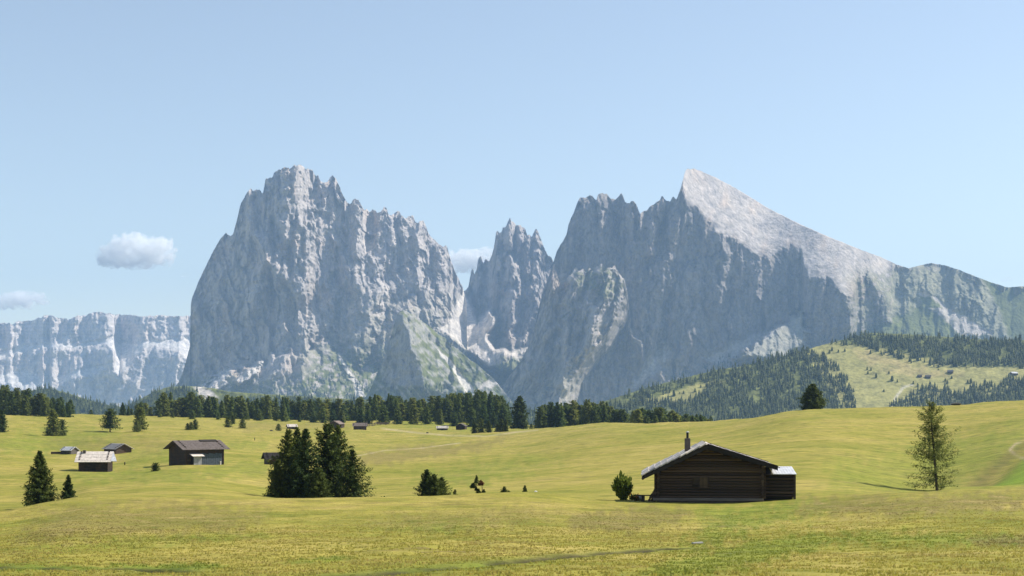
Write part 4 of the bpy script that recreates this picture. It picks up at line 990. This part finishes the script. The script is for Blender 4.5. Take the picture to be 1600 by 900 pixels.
def log(parent, p0, p1, rad, mesh=None, name='log'):
    p0 = Vector(p0); p1 = Vector(p1); d = p1-p0
    o = link(name, mesh or _rl.choice(LOGS), None, parent); o.location = p0
    o.rotation_euler = d.to_track_quat('X', 'Z').to_euler(); o.scale = (d.length, rad, rad)
    return o

def log_cabin():
    d0 = 93.5; b = stand(1095, d0); k = d0/F
    O = Vector(((1028-800)*k, d0, -(783.5-HZ)*k))
    t = empty('log_cabin', O, math.radians(-5.5), 'dark log cabin with a low gabled shingle roof and a stove pipe', 'cabin')
    Wd, Dp = 6.8, 6.0; xr, zr = 3.2, 3.58; sl, sr = .49, .315; r = .098
    def under(x): return zr - (sl*(xr-x) if x < xr else sr*(x-xr))
    # walls of stacked logs
    wf = empty('front_wall', (0, 0, 0)); wf.parent = t; wb = empty('back_wall', (0, 0, 0)); wb.parent = t
    wl = empty('side_wall', (0, 0, 0)); wl.parent = t; wr = empty('side_wall', (0, 0, 0)); wr.parent = t
    z = .30
    while z < zr-.12:
        zz = z + r*1.1
        x0 = -.22 if zz < under(-.1) else xr-(zr-zz)/sl+.02
        x1 = Wd+.20 if zz < under(Wd)-.02 else xr+(zr-zz)/sr-.02
        if x1-x0 > .4:
            log(wf, (x0, 0, z), (x1, 0, z+_rl.uniform(-.01, .01)), r*_rl.uniform(.96, 1.06)); log(wb, (x0, Dp, z), (x1, Dp, z), r)
        if z+.1 < under(0): log(wl, (0.02, -.24, z+r), (0.02, Dp+.24, z+r), r)
        if z+.1 < under(Wd): log(wr, (Wd-.02, -.26, z+r), (Wd-.02, Dp+.24, z+r), r)
        z += r*1.93
    bm = bmesh.new(); pr = [(.06, .1), (Wd-.06, .1), (Wd-.06, under(Wd)-.08), (xr, zr-.08), (.06, under(0)-.06)]
    a = [bm.verts.new((x, .05, zq)) for x, zq in pr]; c = [bm.verts.new((x, Dp-.05, zq)) for x, zq in pr]
    bm.faces.new(a); bm.faces.new(c[::-1])
    for i in range(5): bm.faces.new((a[i], a[(i+1) % 5], c[(i+1) % 5], c[i]))
    done(bm, 'inner_lining', DARKW, t)
    box('sill_beam', LOGG, t, -.32, Wd+.05, -.20, .10, .06, .24, .02)
    box('foundation', STONE, t, -.05, Wd, -.06, Dp+.05, -1.1, .16)
    # roof: two board slopes, barge boards, courses of shingles
    for side, (xe, s) in enumerate(((-.93, sl), (7.72, sr))):
        bm = bmesh.new(); th = .10; ze = under(xe)
        prof = [(xr, zr), (xe, ze), (xe, ze+th), (xr, zr+th)]
        y0, y1 = -.72, Dp+.55
        a = [bm.verts.new((x, y0, zq)) for x, zq in prof]; c = [bm.verts.new((x, y1, zq)) for x, zq in prof]
        bm.faces.new(a); bm.faces.new(c[::-1])
        for i in range(4): bm.faces.new((a[i], a[(i+1) % 4], c[(i+1) % 4], c[i]))
        ro = done(bm, 'roof', DARKW, t)
        # barge board along the front and back edges, set proud of the slope
        for yb0, yb1 in ((y0-.06, y0-.004), (y1+.004, y1+.06)):
            bm = bmesh.new(); dn, up = .10, (.17 if side == 0 else .26)
            pr = [(xr, zr-dn), (xe, ze-dn*.6), (xe, ze+up), (xr, zr+up)]
            a = [bm.verts.new((x, yb0, zq)) for x, zq in pr]; c = [bm.verts.new((x, yb1, zq)) for x, zq in pr]
            bm.faces.new(a); bm.faces.new(c[::-1])
            for i in range(4): bm.faces.new((a[i], a[(i+1) % 4], c[(i+1) % 4], c[i]))
            done(bm, 'barge_board', DARKW, ro)
        # shingles
        L = math.hypot(xr-xe, zr-ze); n = 10 if side == 0 else 9; cols = 12; cl = L/n; cw = (y1-y0)/cols
        bm = bmesh.new(); bx(bm, 0, cl*1.22, .012, cw-.012, 0, .075, .006); bmesh.ops.recalc_face_normals(bm, faces=bm.faces)
        sm = bpy.data.meshes.new('shingle'); bm.to_mesh(sm); bm.free(); sm.materials.append(SHING)
        dirv = Vector((xe-xr, 0, ze-zr)).normalized(); ang = math.atan2(-dirv.z, dirv.x)
        for i in range(n):
            for j in range(cols):
                o = link('shingle', sm, None, ro)
                p = Vector((xr, y0+j*cw, zr+th+.012)) + dirv*(cl*i + _rl.uniform(-.03, .03))
                up = Vector((-dirv.z, 0, dirv.x));  up = up if up.z > 0 else -up
                o.location = p + up*(.035 + _rl.uniform(0, .012)) if side else p + up*.035 + Vector((0, 0, 0))
                if side == 0:      # mirrored slope: lay the shingle from its lower end
                    o.location = p + dirv*cl*1.22 + up*.075; o.rotation_euler = (0, math.atan2(dirv.z, -dirv.x)-.10, 0)
                else: o.rotation_euler = (0, ang+.05, 0)
        if side == 0:
            log(ro, (xe-.06, y0-.15, ze-.02), (xe-.06, y1+.1, ze-.02), .085, name='gutter')
    bm = bmesh.new(); bx(bm, xr-.2, xr+.2, -.74, Dp+.56, zr+.165, zr+.20); done(bm, 'ridge_board', SHING, t)
    for zq, xq in ((under(0)-.13, 0.0), (zr-.16, xr), (under(Wd)-.13, Wd)): log(t, (xq, -.66, zq), (xq, .1, zq), .09, name='purlin')
    # shutter and patched planks in the gable wall
    sh = empty('shutter', (2.72, -.13, .92)); sh.parent = t
    for i in range(4): box('plank', PATCH, sh, .02+i*.125, .02+i*.125+.118, -.02, .02, 0, .70-.01*(i % 2))
    box('shutter_frame', LOG, sh, -.05, .0, -.03, .03, -.04, .74); box('shutter_frame', LOG, sh, .53, .58, -.03, .03, -.04, .74)
    pt = empty('plank_patch', (2.25, -.118, .98)); pt.parent = t
    for i in range(4): box('plank', PATCH, pt, .0+.03*(i % 2), .40, -.02, .015, i*.155, i*.155+.142)
    # chimney
    ch = empty('chimney', (1.98, 1.9, 2.9)); ch.parent = t
    bm = bmesh.new(); bx(bm, -.19, .19, -.19, .19, 0, 1.22, .02); done(bm, 'chimney_stack', STONE, ch)
    v, f = tube([(0, 0, 1.2), (0, 0, 1.62)], [.085, .085], 10); link('stove_pipe', mesh_from('stove_pipe', v, f, True), PIPE, ch)
    v, f = tube([(0, 0, 1.60), (0, 0, 1.62), (0, 0, 1.70)], [.10, .16, .01], 10); link('pipe_cap', mesh_from('pipe_cap', v, f), METAL, ch)
    # lean-to
    s = empty('lean_to', (Wd+.03, 1.0, .22)); s.parent = t
    sw, sdp, sh_ = 2.12, 3.0, 1.50
    zz = .12; i = 0
    while zz < sh_:
        me = LOGS[i % 5]; rr = .10
        log(s, (0.05, 0, zz), (sw, 0, zz), rr); log(s, (sw-.02, .06, zz+.02), (sw-.02, sdp, zz+.02), rr)
        zz += .225; i += 1
    box('corner_post', DARKW, s, sw-.08, sw+.08, -.09, .07, -.5, sh_+.02); box('corner_post', DARKW, s, .0, .12, -.1, .06, -.5, sh_)
    box('inner_wall', DARKW, s, .06, sw-.1, .13, .17, -.5, sh_-.02)
    for nm, mt, xa, xb, dz in (('roof_board', DARKW, -.0, .70, -.02), ('roof_sheet', METAL, .715, sw+.12, .012)):
        bm = bmesh.new(); ya, yb = -.22, sdp; za, zb = sh_+.03+dz, sh_+.40+dz
        pr = [(ya, za), (yb, zb), (yb, zb+.04), (ya, za+.04)]
        nseg = 16; rows = []
        for q in range(nseg+1):
            x = xa+(xb-xa)*q/nseg; w = .012*(q % 2) if mt is METAL else 0
            rows.append([bm.verts.new((x, y, zq+w)) for y, zq in pr])
        for q in range(nseg):
            for e in range(4): bm.faces.new((rows[q][e], rows[q][(e+1) % 4], rows[q+1][(e+1) % 4], rows[q+1][e]))
        bm.faces.new(rows[0]); bm.faces.new(rows[-1][::-1]); done(bm, nm, mt, s)
    return t, O
CAB, CO = log_cabin()
def cab(x, y, z=None):
    p = CAB.matrix_basis @ Vector((x, y, 0)); p.z = gz(p.x, p.y) if z is None else CO.z+z; return p
def bench():
    p = cab(-.8, .5); t = empty('wooden_bench', p, math.radians(-5.5), 'rough dark plank bench beside the firewood at the log cabin', 'bench')
    box('seat', DARKW, t, -.62, .62, -.16, .16, .40, .46, .01); box('leg', DARKW, t, -.28, -.06, -.13, .13, -.1, .40); box('leg', DARKW, t, .42, .55, -.13, .13, -.1, .40)
bench()
def firewood():
    p = cab(-.35, .15); t = empty('firewood_pile', p, math.radians(-5.5), 'small dark pile of split firewood leaning on the log cabin', 'firewood')
    for i, (x, z) in enumerate([(-.22, .10), (-.04, .1), (.12, .1), (-.15, .28), (.02, .28), (.16, .27), (-.05, .45), (.12, .44), (.06, .6), (.18, .6), (.14, .75)]):
        log(t, (x, -.3+.05*_rl.random(), z), (x+.02, .35, z+.02), .092)
firewood()
def flowers():
    k = 97/F; b = stand(990, 96.8)
    t = empty('flower_tub', b, 0, 'dark red tub with orange flowers between the shrub and the cabin', 'flower tub')
    v, f = tube([(.14, 0, -.02), (.14, 0, .05), (.14, 0, .22), (.14, 0, .24), (.14, 0, .12)], [.10, .15, .19, .17, .14], 12); link('tub', mesh_from('tub', v, f, True), plain('dark_red_glaze', (.10, .025, .02)), t)
    r = np.random.default_rng(3)
    for nm, mt, n, sz in (('leaves', SHRUB, 260, .07), ('blossom', plain('orange_petals', (.75, .20, .02)), 90, .055), ('blossom', plain('pink_petals', (.6, .25, .2)), 30, .05)):
        C = np.stack([r.uniform(-.28, .34, n), r.uniform(-.2, .2, n), .10+r.uniform(0, .42, n)*np.clip(1-np.abs(r.uniform(-1, 1, n)), .2, 1)], -1)
        d = r.normal(0, 1, (n, 3)); d /= np.linalg.norm(d, axis=1)[:, None]; w = np.cross(d, r.normal(0, 1, (n, 3))); w /= np.linalg.norm(w, axis=1)[:, None]
        V = np.stack([C-d*sz, C+w*sz*.7, C+d*sz, C-w*sz*.7], 1).reshape(-1, 3)
        me = mesh_from(nm, V, np.arange(n*4).reshape(n, 4)); attr_float(me, 'tint', r.uniform(0, 1, n*4)); link(nm, me, mt, t)
    b2 = stand(1000.5, 97.2); t2 = empty('white_barrel', b2, 0.6, 'small white barrel lying on its side by the flower tub', 'barrel')
    v, f = tube([(-.20, 0, .18), (-.20, 0, .18), (-.1, 0, .18), (.1, 0, .18), (.2, 0, .18), (.2, 0, .18)], [.01, .15, .18, .18, .15, .01], 12); link('drum', mesh_from('drum', v, f, True), WHITEM, t2)
    v, f = tube([(-.13, 0, .18), (-.11, 0, .18)], [.186, .186], 12); link('hoop', mesh_from('hoop', v, f), PIPE, t2)
flowers()

def gable_hut(name, label, px, py, d, rot, L, Wd, hw, rise, wall=LOG, roof=BROWNR, cat='hut', group=None, over=.45, porch=False, chim=None, door=True, courses=7, wings=None):
    """ridge along local x, long front at local y=0 side facing the viewer; origin at the middle of the footprint"""
    b = stand(px, d); t = empty(name, (b.x, b.y, b.z), math.radians(rot), label, cat, group)
    hl, hd = L/2, Wd/2
    zlow = min(gz(b.x+dx, b.y+dy) for dx in (-hl, hl) for dy in (-hd, hd)) - b.z
    rh = .24
    def wall_rows(fn, nm):
        bm = bmesh.new(); z = zlow-.3; i = 0
        while z < hw-.02:
            fn(bm, z+.012, min(z+rh, hw), .02*math.sin(i*2.3)); z += rh; i += 1
        return done(bm, nm, wall, t)
    wall_rows(lambda bm, a, c, j: bx(bm, -hl-.12, hl+.12, -hd-.10-j, -hd+.08, a, c), 'front_wall')
    wall_rows(lambda bm, a, c, j: bx(bm, -hl-.12, hl+.12, hd-.08, hd+.10+j, a, c), 'back_wall')
    for sg in (-1, 1):
        bm = bmesh.new(); z = zlow-.18; i = 0
        while z < hw+rise-.1:
            f = 1 if z < hw-.1 else max(0, 1-(z-hw)/rise)
            hh = (hd+.16 if f == 1 else hd*f); j = .02*math.sin(i*1.9)
            if hh > .1: bx(bm, sg*hl-.09-j, sg*hl+.09+j, -hh, hh, z+.012, z+rh)
            z += rh; i += 1
        done(bm, 'end_wall', wall, t)
    for sg in (-1, 1):
        xe0, xe1 = -hl-over*1.3, hl+over*1.3; ye = hd+over; sl = rise/hd; ze = hw - sl*over
        bm = bmesh.new(); th = .07; n = courses
        for c in range(n):                                    # overlapping courses
            a = c/n; e = (c+1)/n+.02
            ya, yb = ye*a, ye*min(e, 1.0); za, zb = hw+rise-(hw+rise-ze)*a, hw+rise-(hw+rise-ze)*min(e, 1.0)
            up = .05+.03
            ncol = max(3, int((xe1-xe0)/.8))
            for q in range(ncol):
                xa = xe0+(xe1-xe0)*q/ncol+.012; xb = xe0+(xe1-xe0)*(q+1)/ncol-.012; jz = _rl.uniform(0, .03)
                P = [(xa, sg*ya, za+.03), (xb, sg*ya, za+.03), (xb, sg*yb, zb+up+jz), (xa, sg*yb, zb+up+jz)]
                vs = [bm.verts.new(p) for p in P] + [bm.verts.new((p[0], p[1], p[2]-th-.03)) for p in P]
                for fc in ((0,1,2,3),(7,6,5,4),(0,4,5,1),(1,5,6,2),(2,6,7,3),(3,7,4,0)): bm.faces.new([vs[i] for i in fc])
        done(bm, 'roof', roof, t)
    if door: box('door', DARKW, t, -.45, .45, -hd-.17, -hd-.12, 0.0, min(1.9, hw-.3))
    if chim: 
        box('chimney', STONE, t, chim[0]-.22, chim[0]+.22, chim[1]-.2, chim[1]+.2, hw+rise*.3, hw+rise+chim[2])
    return t
# long barn
BARN = gable_hut('hay_barn', 'long dark barn with a brown gabled roof and a small pale front porch', 307, 727, 247, 39, 7.0, 6.2, 2.95, 1.25, wall=LOG, roof=BROWNR, cat='barn', over=.75, courses=9, door=False)
po = empty('porch', (-2.0, -3.12, 0)); po.parent = BARN
box('porch_front', GREYP, po, -.55, .95, -1.0, -.9, -.5, 1.55); box('porch_side', DARKW, po, -.6, -.55, -1.0, 0, -.5, 1.6)
bm = bmesh.new(); vs = [bm.verts.new(p) for p in ((-.9,-1.4,1.55),(1.3,-1.4,1.55),(1.3,.0,1.95),(-.9,.0,1.95),(-.9,-1.4,1.62),(1.3,-1.4,1.62),(1.3,.0,2.02),(-.9,.0,2.02))]
for f in ((3,2,1,0),(4,5,6,7),(0,1,5,4),(1,2,6,5),(2,3,7,6),(3,0,4,7)): bm.faces.new([vs[i] for i in f])
done(bm, 'porch_roof', PALER, po)
for i in range(9): box('plank', BLUEP, BARN, -.6+i*.42, -.6+i*.42+.39, -3.34, -3.25, -.25, 2.05-.06*(i % 3))
box('board', PALER, BARN, 2.75, 3.0, -3.40, -3.35, -.2, .6)
bm = bmesh.new(); bx(bm, .35, 3.6, -.9, -.12, 0, .06); o = done(bm, 'roof_patch', DARKW, BARN); o.location = (0, 0, 2.95+1.25+.12); o.rotation_euler = (math.atan(1.25/3.1), 0, 0)
# small hut with a big pale roof
HUT = gable_hut('log_hut', 'small dark log hut under a broad pale shingle roof with a chimney', 149.5, 737, 238, 6, 4.5, 4.4, 1.95, 1.35, roof=PALER, chim=(-1.75, -.4, .25), over=.55, door=True)
bm = bmesh.new(); vs = [bm.verts.new(p) for p in ((2.9,-.2,3.2),(2.9,-2.6,1.75),(3.9,-2.7,1.72),(2.9,-.2,3.26),(2.9,-2.6,1.82),(3.9,-2.7,1.79))]
for f in ((2,1,0),(3,4,5),(0,1,4,3),(1,2,5,4),(2,0,3,5)): bm.faces.new([vs[i] for i in f])
done(bm, 'roof_flap', METAL, HUT)
gable_hut('log_hut', 'low grey hut with a white sloping roof behind the chimney hut, open yard beside it', 109, 713, 330, -26, 2.7, 2.4, .95, .7, wall=LOGG, roof=METAL, courses=5, over=.3, door=False)
gable_hut('log_hut', 'dark hut with a pale roof and brown gable partly hidden by the chimney hut', 184, 714, 322, -40, 4.0, 4.1, 1.3, 1.0, wall=LOG, roof=PALER, courses=6, over=.5)
def stack(px, d, label):
    b = stand(px, d); t = empty('timber_stack', b, .1, label, 'timber stack')
    for i, (y, z) in enumerate([(-.3, .15), (0, .15), (.3, .15), (-.15, .4), (.15, .4)]): log(t, (-1.6, y, z), (1.5, y, z+.05), .14)
stack(91, 330, 'low dark timber stack beside the grey hut with the white roof')
gable_hut('log_hut', 'dark hut roof showing from behind the foot of the tall spruce clump', 436, 731, 262, 18, 4.6, 4.2, 1.35, 1.0, roof=DARKW, over=.5)
# far huts before the treeline
gable_hut('far_hut', 'far dark hut with a grey roof in front of the log fence', 562.5, 671, 640, 4, 5.4, 4.6, 2.1, 1.2, wall=LOG, roof=BROWNR, over=.5)
gable_hut('far_hut', 'far dark hut peeping out beside the tip of the tallest spruce', 526, 671, 650, 70, 5.0, 5.0, 2.0, 1.3, roof=BROWNR)
gable_hut('far_hut', 'low wide far hut with a pale roof on the small green field', 691, 670.5, 655, 5, 4.6, 3.6, 1.15, .9, wall=LOGG, roof=PALER, over=.4)
gable_hut('far_hut', 'far dark hut with its gable turned to the meadow, near the row of spruces', 721, 669.5, 670, 80, 4.6, 4.0, 2.0, 1.1, roof=BROWNR, over=.4)
gable_hut('far_hut', 'far hut with a pale pinkish roof above the tall spruce clump', 456, 674, 600, 20, 3.4, 3.2, 1.2, .9, wall=LOG, roof=PALER, over=.4)
# log fence, posts and stones on the meadow
def fence(px0, px1, py0, d0, d1, label):
    n = 9; a = stand(px0, d0); t = empty('log_fence', a, 0, label, 'fence')
    pts = [stand(px0+(px1-px0)*i/(n-1), d0+(d1-d0)*i/(n-1))-a for i in range(n)]
    for i, p in enumerate(pts): box('post', LOGG, t, p.x-.1, p.x+.1, p.y-.1, p.y+.1, p.z-.3, p.z+1.35)
    for p, q in zip(pts[:-1], pts[1:]):
        for h in (.35, .75, 1.15): log(t, p+Vector((-.1, -.14, h)), q+Vector((.1, -.14, h+.04)), .11, name='rail')
fence(573, 607, 662, 690, 735, 'long low log fence running up to the dark treeline beside a far hut')
def post(px, d, h, label, name='wooden_post', cat='post'):
    b = stand(px, d); t = empty(name, b, 0, label, cat); box('shaft', DARKW, t, -.09, .09, -.09, .09, -.3, h, .01); box('cap', LOGG, t, -.11, .11, -.11, .11, h, h+.06)
post(398, 420, .75, 'short dark post standing on the open slope beside the clump of spruces')
post(195, 265, .45, 'low stub of a post in the grass behind the chimney hut')
def stone(px, d, s, label, col=(0.42, 0.41, 0.40), name='boulder', squash=.6, seed=1):
    b = stand(px, d); bm = bmesh.new(); bmesh.ops.create_icosphere(bm, subdivisions=3, radius=1)
    r = random.Random(seed); off = [Vector((r.uniform(-1, 1), r.uniform(-1, 1), r.uniform(-1, 1))).normalized() for _ in range(14)]
    for v in bm.verts:
        for o in off:
            k = v.co.dot(o)-.72
            if k > 0: v.co -= o*k*.8
        v.co = Vector((v.co.x*s, v.co.y*s*.8, v.co.z*s*squash+s*.2))
    o = done(bm, name, plain('stone_%d' % seed, col, .9), None); o.location = b; return tag(o, label, 'stone')
stone(837, 121, .16, 'small white stone in the grass near the lone sapling', (0.7, 0.7, 0.68), seed=2)
stone(424, 540, .7, 'flat dark stone on the slope below the lone cone shaped spruce', (0.06, 0.055, 0.05), seed=3)
stone(668, 590, .6, 'dark stone at the bend of the pale track on the far meadow', (0.07, 0.06, 0.05), seed=4)
stone(1494, 374, 1.6, 'long low dark boulder on the skyline of the hill', (0.10, 0.10, 0.08), squash=.25, seed=5)
def plank():
    b = stand(1090, 44.5); t = empty('footbridge_plank', b, math.radians(35), 'bleached white plank lying at the end of the grassy ditch', 'plank')
    box('board', PALER, t, -.22, .2, -.05, .05, .05, .10, .01)
plank()
# huts on the distant hay meadow
for px, py, L, Wd, rot, lab, rf in [(1450, 591, 9, 7, -20, 'larger dark hut on the distant hay meadow above the forest edge', BROWNR), (1437, 590.5, 6, 5, 10, 'lower dark hut beside the larger one on the distant hay meadow', DARKW),
        (1485, 583, 9, 7, -35, 'distant hut with a pale roof slope high on the hay meadow', PALER), (1584, 586, 12, 9, 15, 'white roofed hut at the far wooded end of the distant hay meadow', METAL)]:
    P, _ = foot.on(np.array([float(px)]), np.array([float(py)])); P = P[0]
    _g = gz
    def gz(x, y, P=P): return float(P[2])
    _s = stand
    def stand(px_, d_, P=P): return Vector(P)
    gable_hut('distant_hut', lab, px, py, P[1], rot, L, Wd, 3.6, 2.6, roof=rf, over=.8, courses=4)
    gz = _g; stand = _s

# ------------------------------------------------------------------ grass tufts and sky clouds
def grass():
    r = np.random.default_rng(77); n = 80000
    y = np.sqrt(r.uniform(23.5**2, 100**2, n)); y = np.where(r.uniform(0, 1, n) < .35, r.uniform(23.5, 60, n), y)
    x = r.uniform(-.385, .385, n)*y
    p = fbm(x/5, y/5, 201, 4); q = fbm(x/1.1, y/1.1, 205, 3)
    keep = (p*.8+q) > -.42; x, y, p, q = x[keep], y[keep], p[keep], q[keep]; n = len(x)
    z = ground_z(x, y); cd, dq = ditch_carve(x, y)
    PX = 800+F*x/y; PY = HZ-F*z/y
    hump = sstep(.05, .6, fbm(x/14, y/14, 21, 3))
    h = (.022+.025*r.uniform(0, 1, n)**2+.025*np.clip(q+.2, 0, 1)+.012*hump)*(1+.3*np.exp(-((dq-1.1)/.3)**2))*(1-.9*np.exp(-(dq/.8)**4))*(1-.85*sstep(50, 98, y))
    tone = np.clip(.52+.6*p+.3*q+r.normal(0, .12, n), 0, 1)
    wet = np.exp(-(dq/.9)**2)
    gm, dry = cover(x, y, PX, PY)
    V = []; T = []; G = []; DR = []
    for b in range(3):
        a = r.uniform(0, 6.28, n); hh = h*r.uniform(.6, 1.2, n); w = .010+.010*r.uniform(0, 1, n)+y*.00011
        ox = r.normal(0, .035, n); oy = r.normal(0, .035, n)
        bx_ = np.cos(a)*w; by_ = np.sin(a)*w; lx = r.normal(0, .45, n)*hh; ly = r.normal(0, .45, n)*hh
        P0 = np.stack([x+ox-bx_, y+oy-by_, z-.01], -1); P1 = np.stack([x+ox+bx_, y+oy+by_, z-.01], -1); P2 = np.stack([x+ox+lx, y+oy+ly, z+hh], -1)
        V.append(np.stack([P0, P1, P2], 1).reshape(-1, 3)); T.append(np.clip(tone+r.normal(0, .1, n), 0, 1).repeat(3)); G.append(np.clip(np.maximum(wet*.9, gm), 0, 1).repeat(3)); DR.append(dry.repeat(3))
    V = np.concatenate(V); me = mesh_from('grass', V, np.arange(len(V)).reshape(-1, 3))
    attr_float(me, 'tint', np.concatenate(T)); attr_float(me, 'green', np.concatenate(G)); attr_float(me, 'dry', np.concatenate(DR))
    m = NT('grass_blades')
    c = m.ramp(m.attr('tint', 'Fac'), [(0.0, (0.33, 0.32, 0.045)), (0.45, (0.40, 0.35, 0.065)), (0.75, (0.41, 0.325, 0.080)), (1.0, (0.50, 0.385, 0.13))])
    g = m.ramp(m.attr('tint', 'Fac'), [(0.0, (0.12, 0.18, 0.016)), (1.0, (0.24, 0.29, 0.04))])
    up = m.n('ShaderNodeCombineXYZ', Z=1.0); gn = m.n('ShaderNodeNewGeometry'); mv = m.n('ShaderNodeVectorMath', _operation='ADD'); nv = m.n('ShaderNodeVectorMath', _operation='NORMALIZE')
    m.l(up.outputs[0], mv.inputs[0]); sc = m.n('ShaderNodeVectorMath', _operation='SCALE', Scale=.45); m.l(gn.outputs['Normal'], sc.inputs[0]); m.l(sc.outputs[0], mv.inputs[1]); m.l(mv.outputs[0], nv.inputs[0])
    m.principled(m.mix(m.mix(c, g, m.attr('green', 'Fac')), (0.23, 0.18, 0.07), m.math('MULTIPLY', m.attr('dry', 'Fac'), .8)), .8, nv.outputs[0], .15, trans=.45)
    o = link('grass', me, m.m); tag(o, 'short meadow grass with dry stems', kind='stuff')
grass()

def cloud(px, py, d, w, h, n, seed, label, dens, group=None, flat=.35, scale=1.0):
    r = random.Random(seed); k = d/F; bm = bmesh.new()
    for i in range(n):
        u = r.uniform(-1, 1); s = (1-u*u)**.5
        x = u*w*.42*k; zc = r.uniform(-.3, .55)*h*.5*s*k + .10*u*h*k; y = r.uniform(-.5, .5)*w*.45*s*k
        rad = h*k*r.uniform(.18, .37)*(.45+.55*s)
        bmesh.ops.create_icosphere(bm, subdivisions=3, radius=rad, matrix=Matrix.Translation((x, y, zc)) @ Matrix.Diagonal((1.25, 1.1, .9, 1)))
    for v in bm.verts:
        if v.co.z < -h*k*flat: v.co.z = -h*k*flat + (v.co.z+h*k*flat)*.3
    me = bpy.data.meshes.new('cloud'); bm.to_mesh(me); bm.free()
    m = bpy.data.materials.get('cloud_vapour_%g' % dens)
    if m is None:
        q = NT('cloud_vapour_%g' % dens); m = q.m
        v = q.n('ShaderNodeVolumePrincipled'); v.inputs['Color'].default_value = (1, 1, 1, 1); v.inputs['Anisotropy'].default_value = 0.0
        nz = q.noise(.015, 7, q.coords(), .68)
        dn = q.ramp(nz, [(0.42, 0.0), (0.60, 1.0)]); q.l(q.math('MULTIPLY', dn, dens), v.inputs['Density']); q.l(v.outputs[0], q.out.inputs['Volume'])
        m.volume_intersection_method = 'FAST' if hasattr(m, 'volume_intersection_method') else None
    o = link('cloud', me, m); o.location = ray(px, py, d)
    rm = o.modifiers.new('union', 'REMESH'); rm.mode = 'VOXEL'; rm.voxel_size = h*k/34
    tx = bpy.data.textures.new('billow', 'CLOUDS'); tx.noise_scale = h*k*.26; tx.noise_depth = 5
    dm = o.modifiers.new('billow', 'DISPLACE'); dm.texture = tx; dm.strength = h*k*.42; dm.mid_level = .55
    return tag(o, label, 'cloud', group)
cloud(212, 397, 15000, 120, 62, 60, 1, 'largest puffy white cloud, over the distant plateau mountain', .018)
cloud(24, 472, 16000, 112, 34, 46, 2, 'long white cloud low over the outer end of the plateau mountain', .018)
cloud(728, 412, 15000, 120, 46, 46, 5, 'white cloud filling the notch between the rock massifs', .018)
cloud(291, 430, 15000, 18, 9, 10, 4, 'tiny faint cloud wisp beneath the largest cloud', .008)
cloud(-2, 422, 15000, 14, 12, 8, 6, 'small cloud fragment cut off by the picture edge', .012)
cloud(1573, 437, 15000, 26, 14, 12, 7, 'very faint cloud wisp over the saddle of the green slope', .004)

# ------------------------------------------------------------------ air
def build_haze():
    bm = bmesh.new()
    x0, x1, y0, y1, z0, z1 = -6600, 6600, -420, 12450, -101.5, 1190
    vs = [bm.verts.new(p) for p in ((x0,y0,z0),(x1,y0,z0),(x1,y1,z0),(x0,y1,z0),(x0,y0,z1),(x1,y0,z1),(x1,y1,z1),(x0,y1,z1))]
    for f in ((3,2,1,0),(4,5,6,7),(0,1,5,4),(1,2,6,5),(2,3,7,6),(3,0,4,7)): bm.faces.new([vs[i] for i in f])
    me = bpy.data.meshes.new('haze'); bm.to_mesh(me)
    m = bpy.data.materials.new('mountain_air'); m.use_nodes = True; t = m.node_tree; t.nodes.clear()
    v = t.nodes.new('ShaderNodeVolumePrincipled'); out = t.nodes.new('ShaderNodeOutputMaterial')
    v.inputs['Color'].default_value = (0.36, 0.58, 0.96, 1); v.inputs['Density'].default_value = HAZE; v.inputs['Anisotropy'].default_value = 0.0
    t.links.new(v.outputs[0], out.inputs['Volume'])
    o = link('haze', me, m); tag(o, 'pale blue summer haze', kind='stuff')
build_haze()
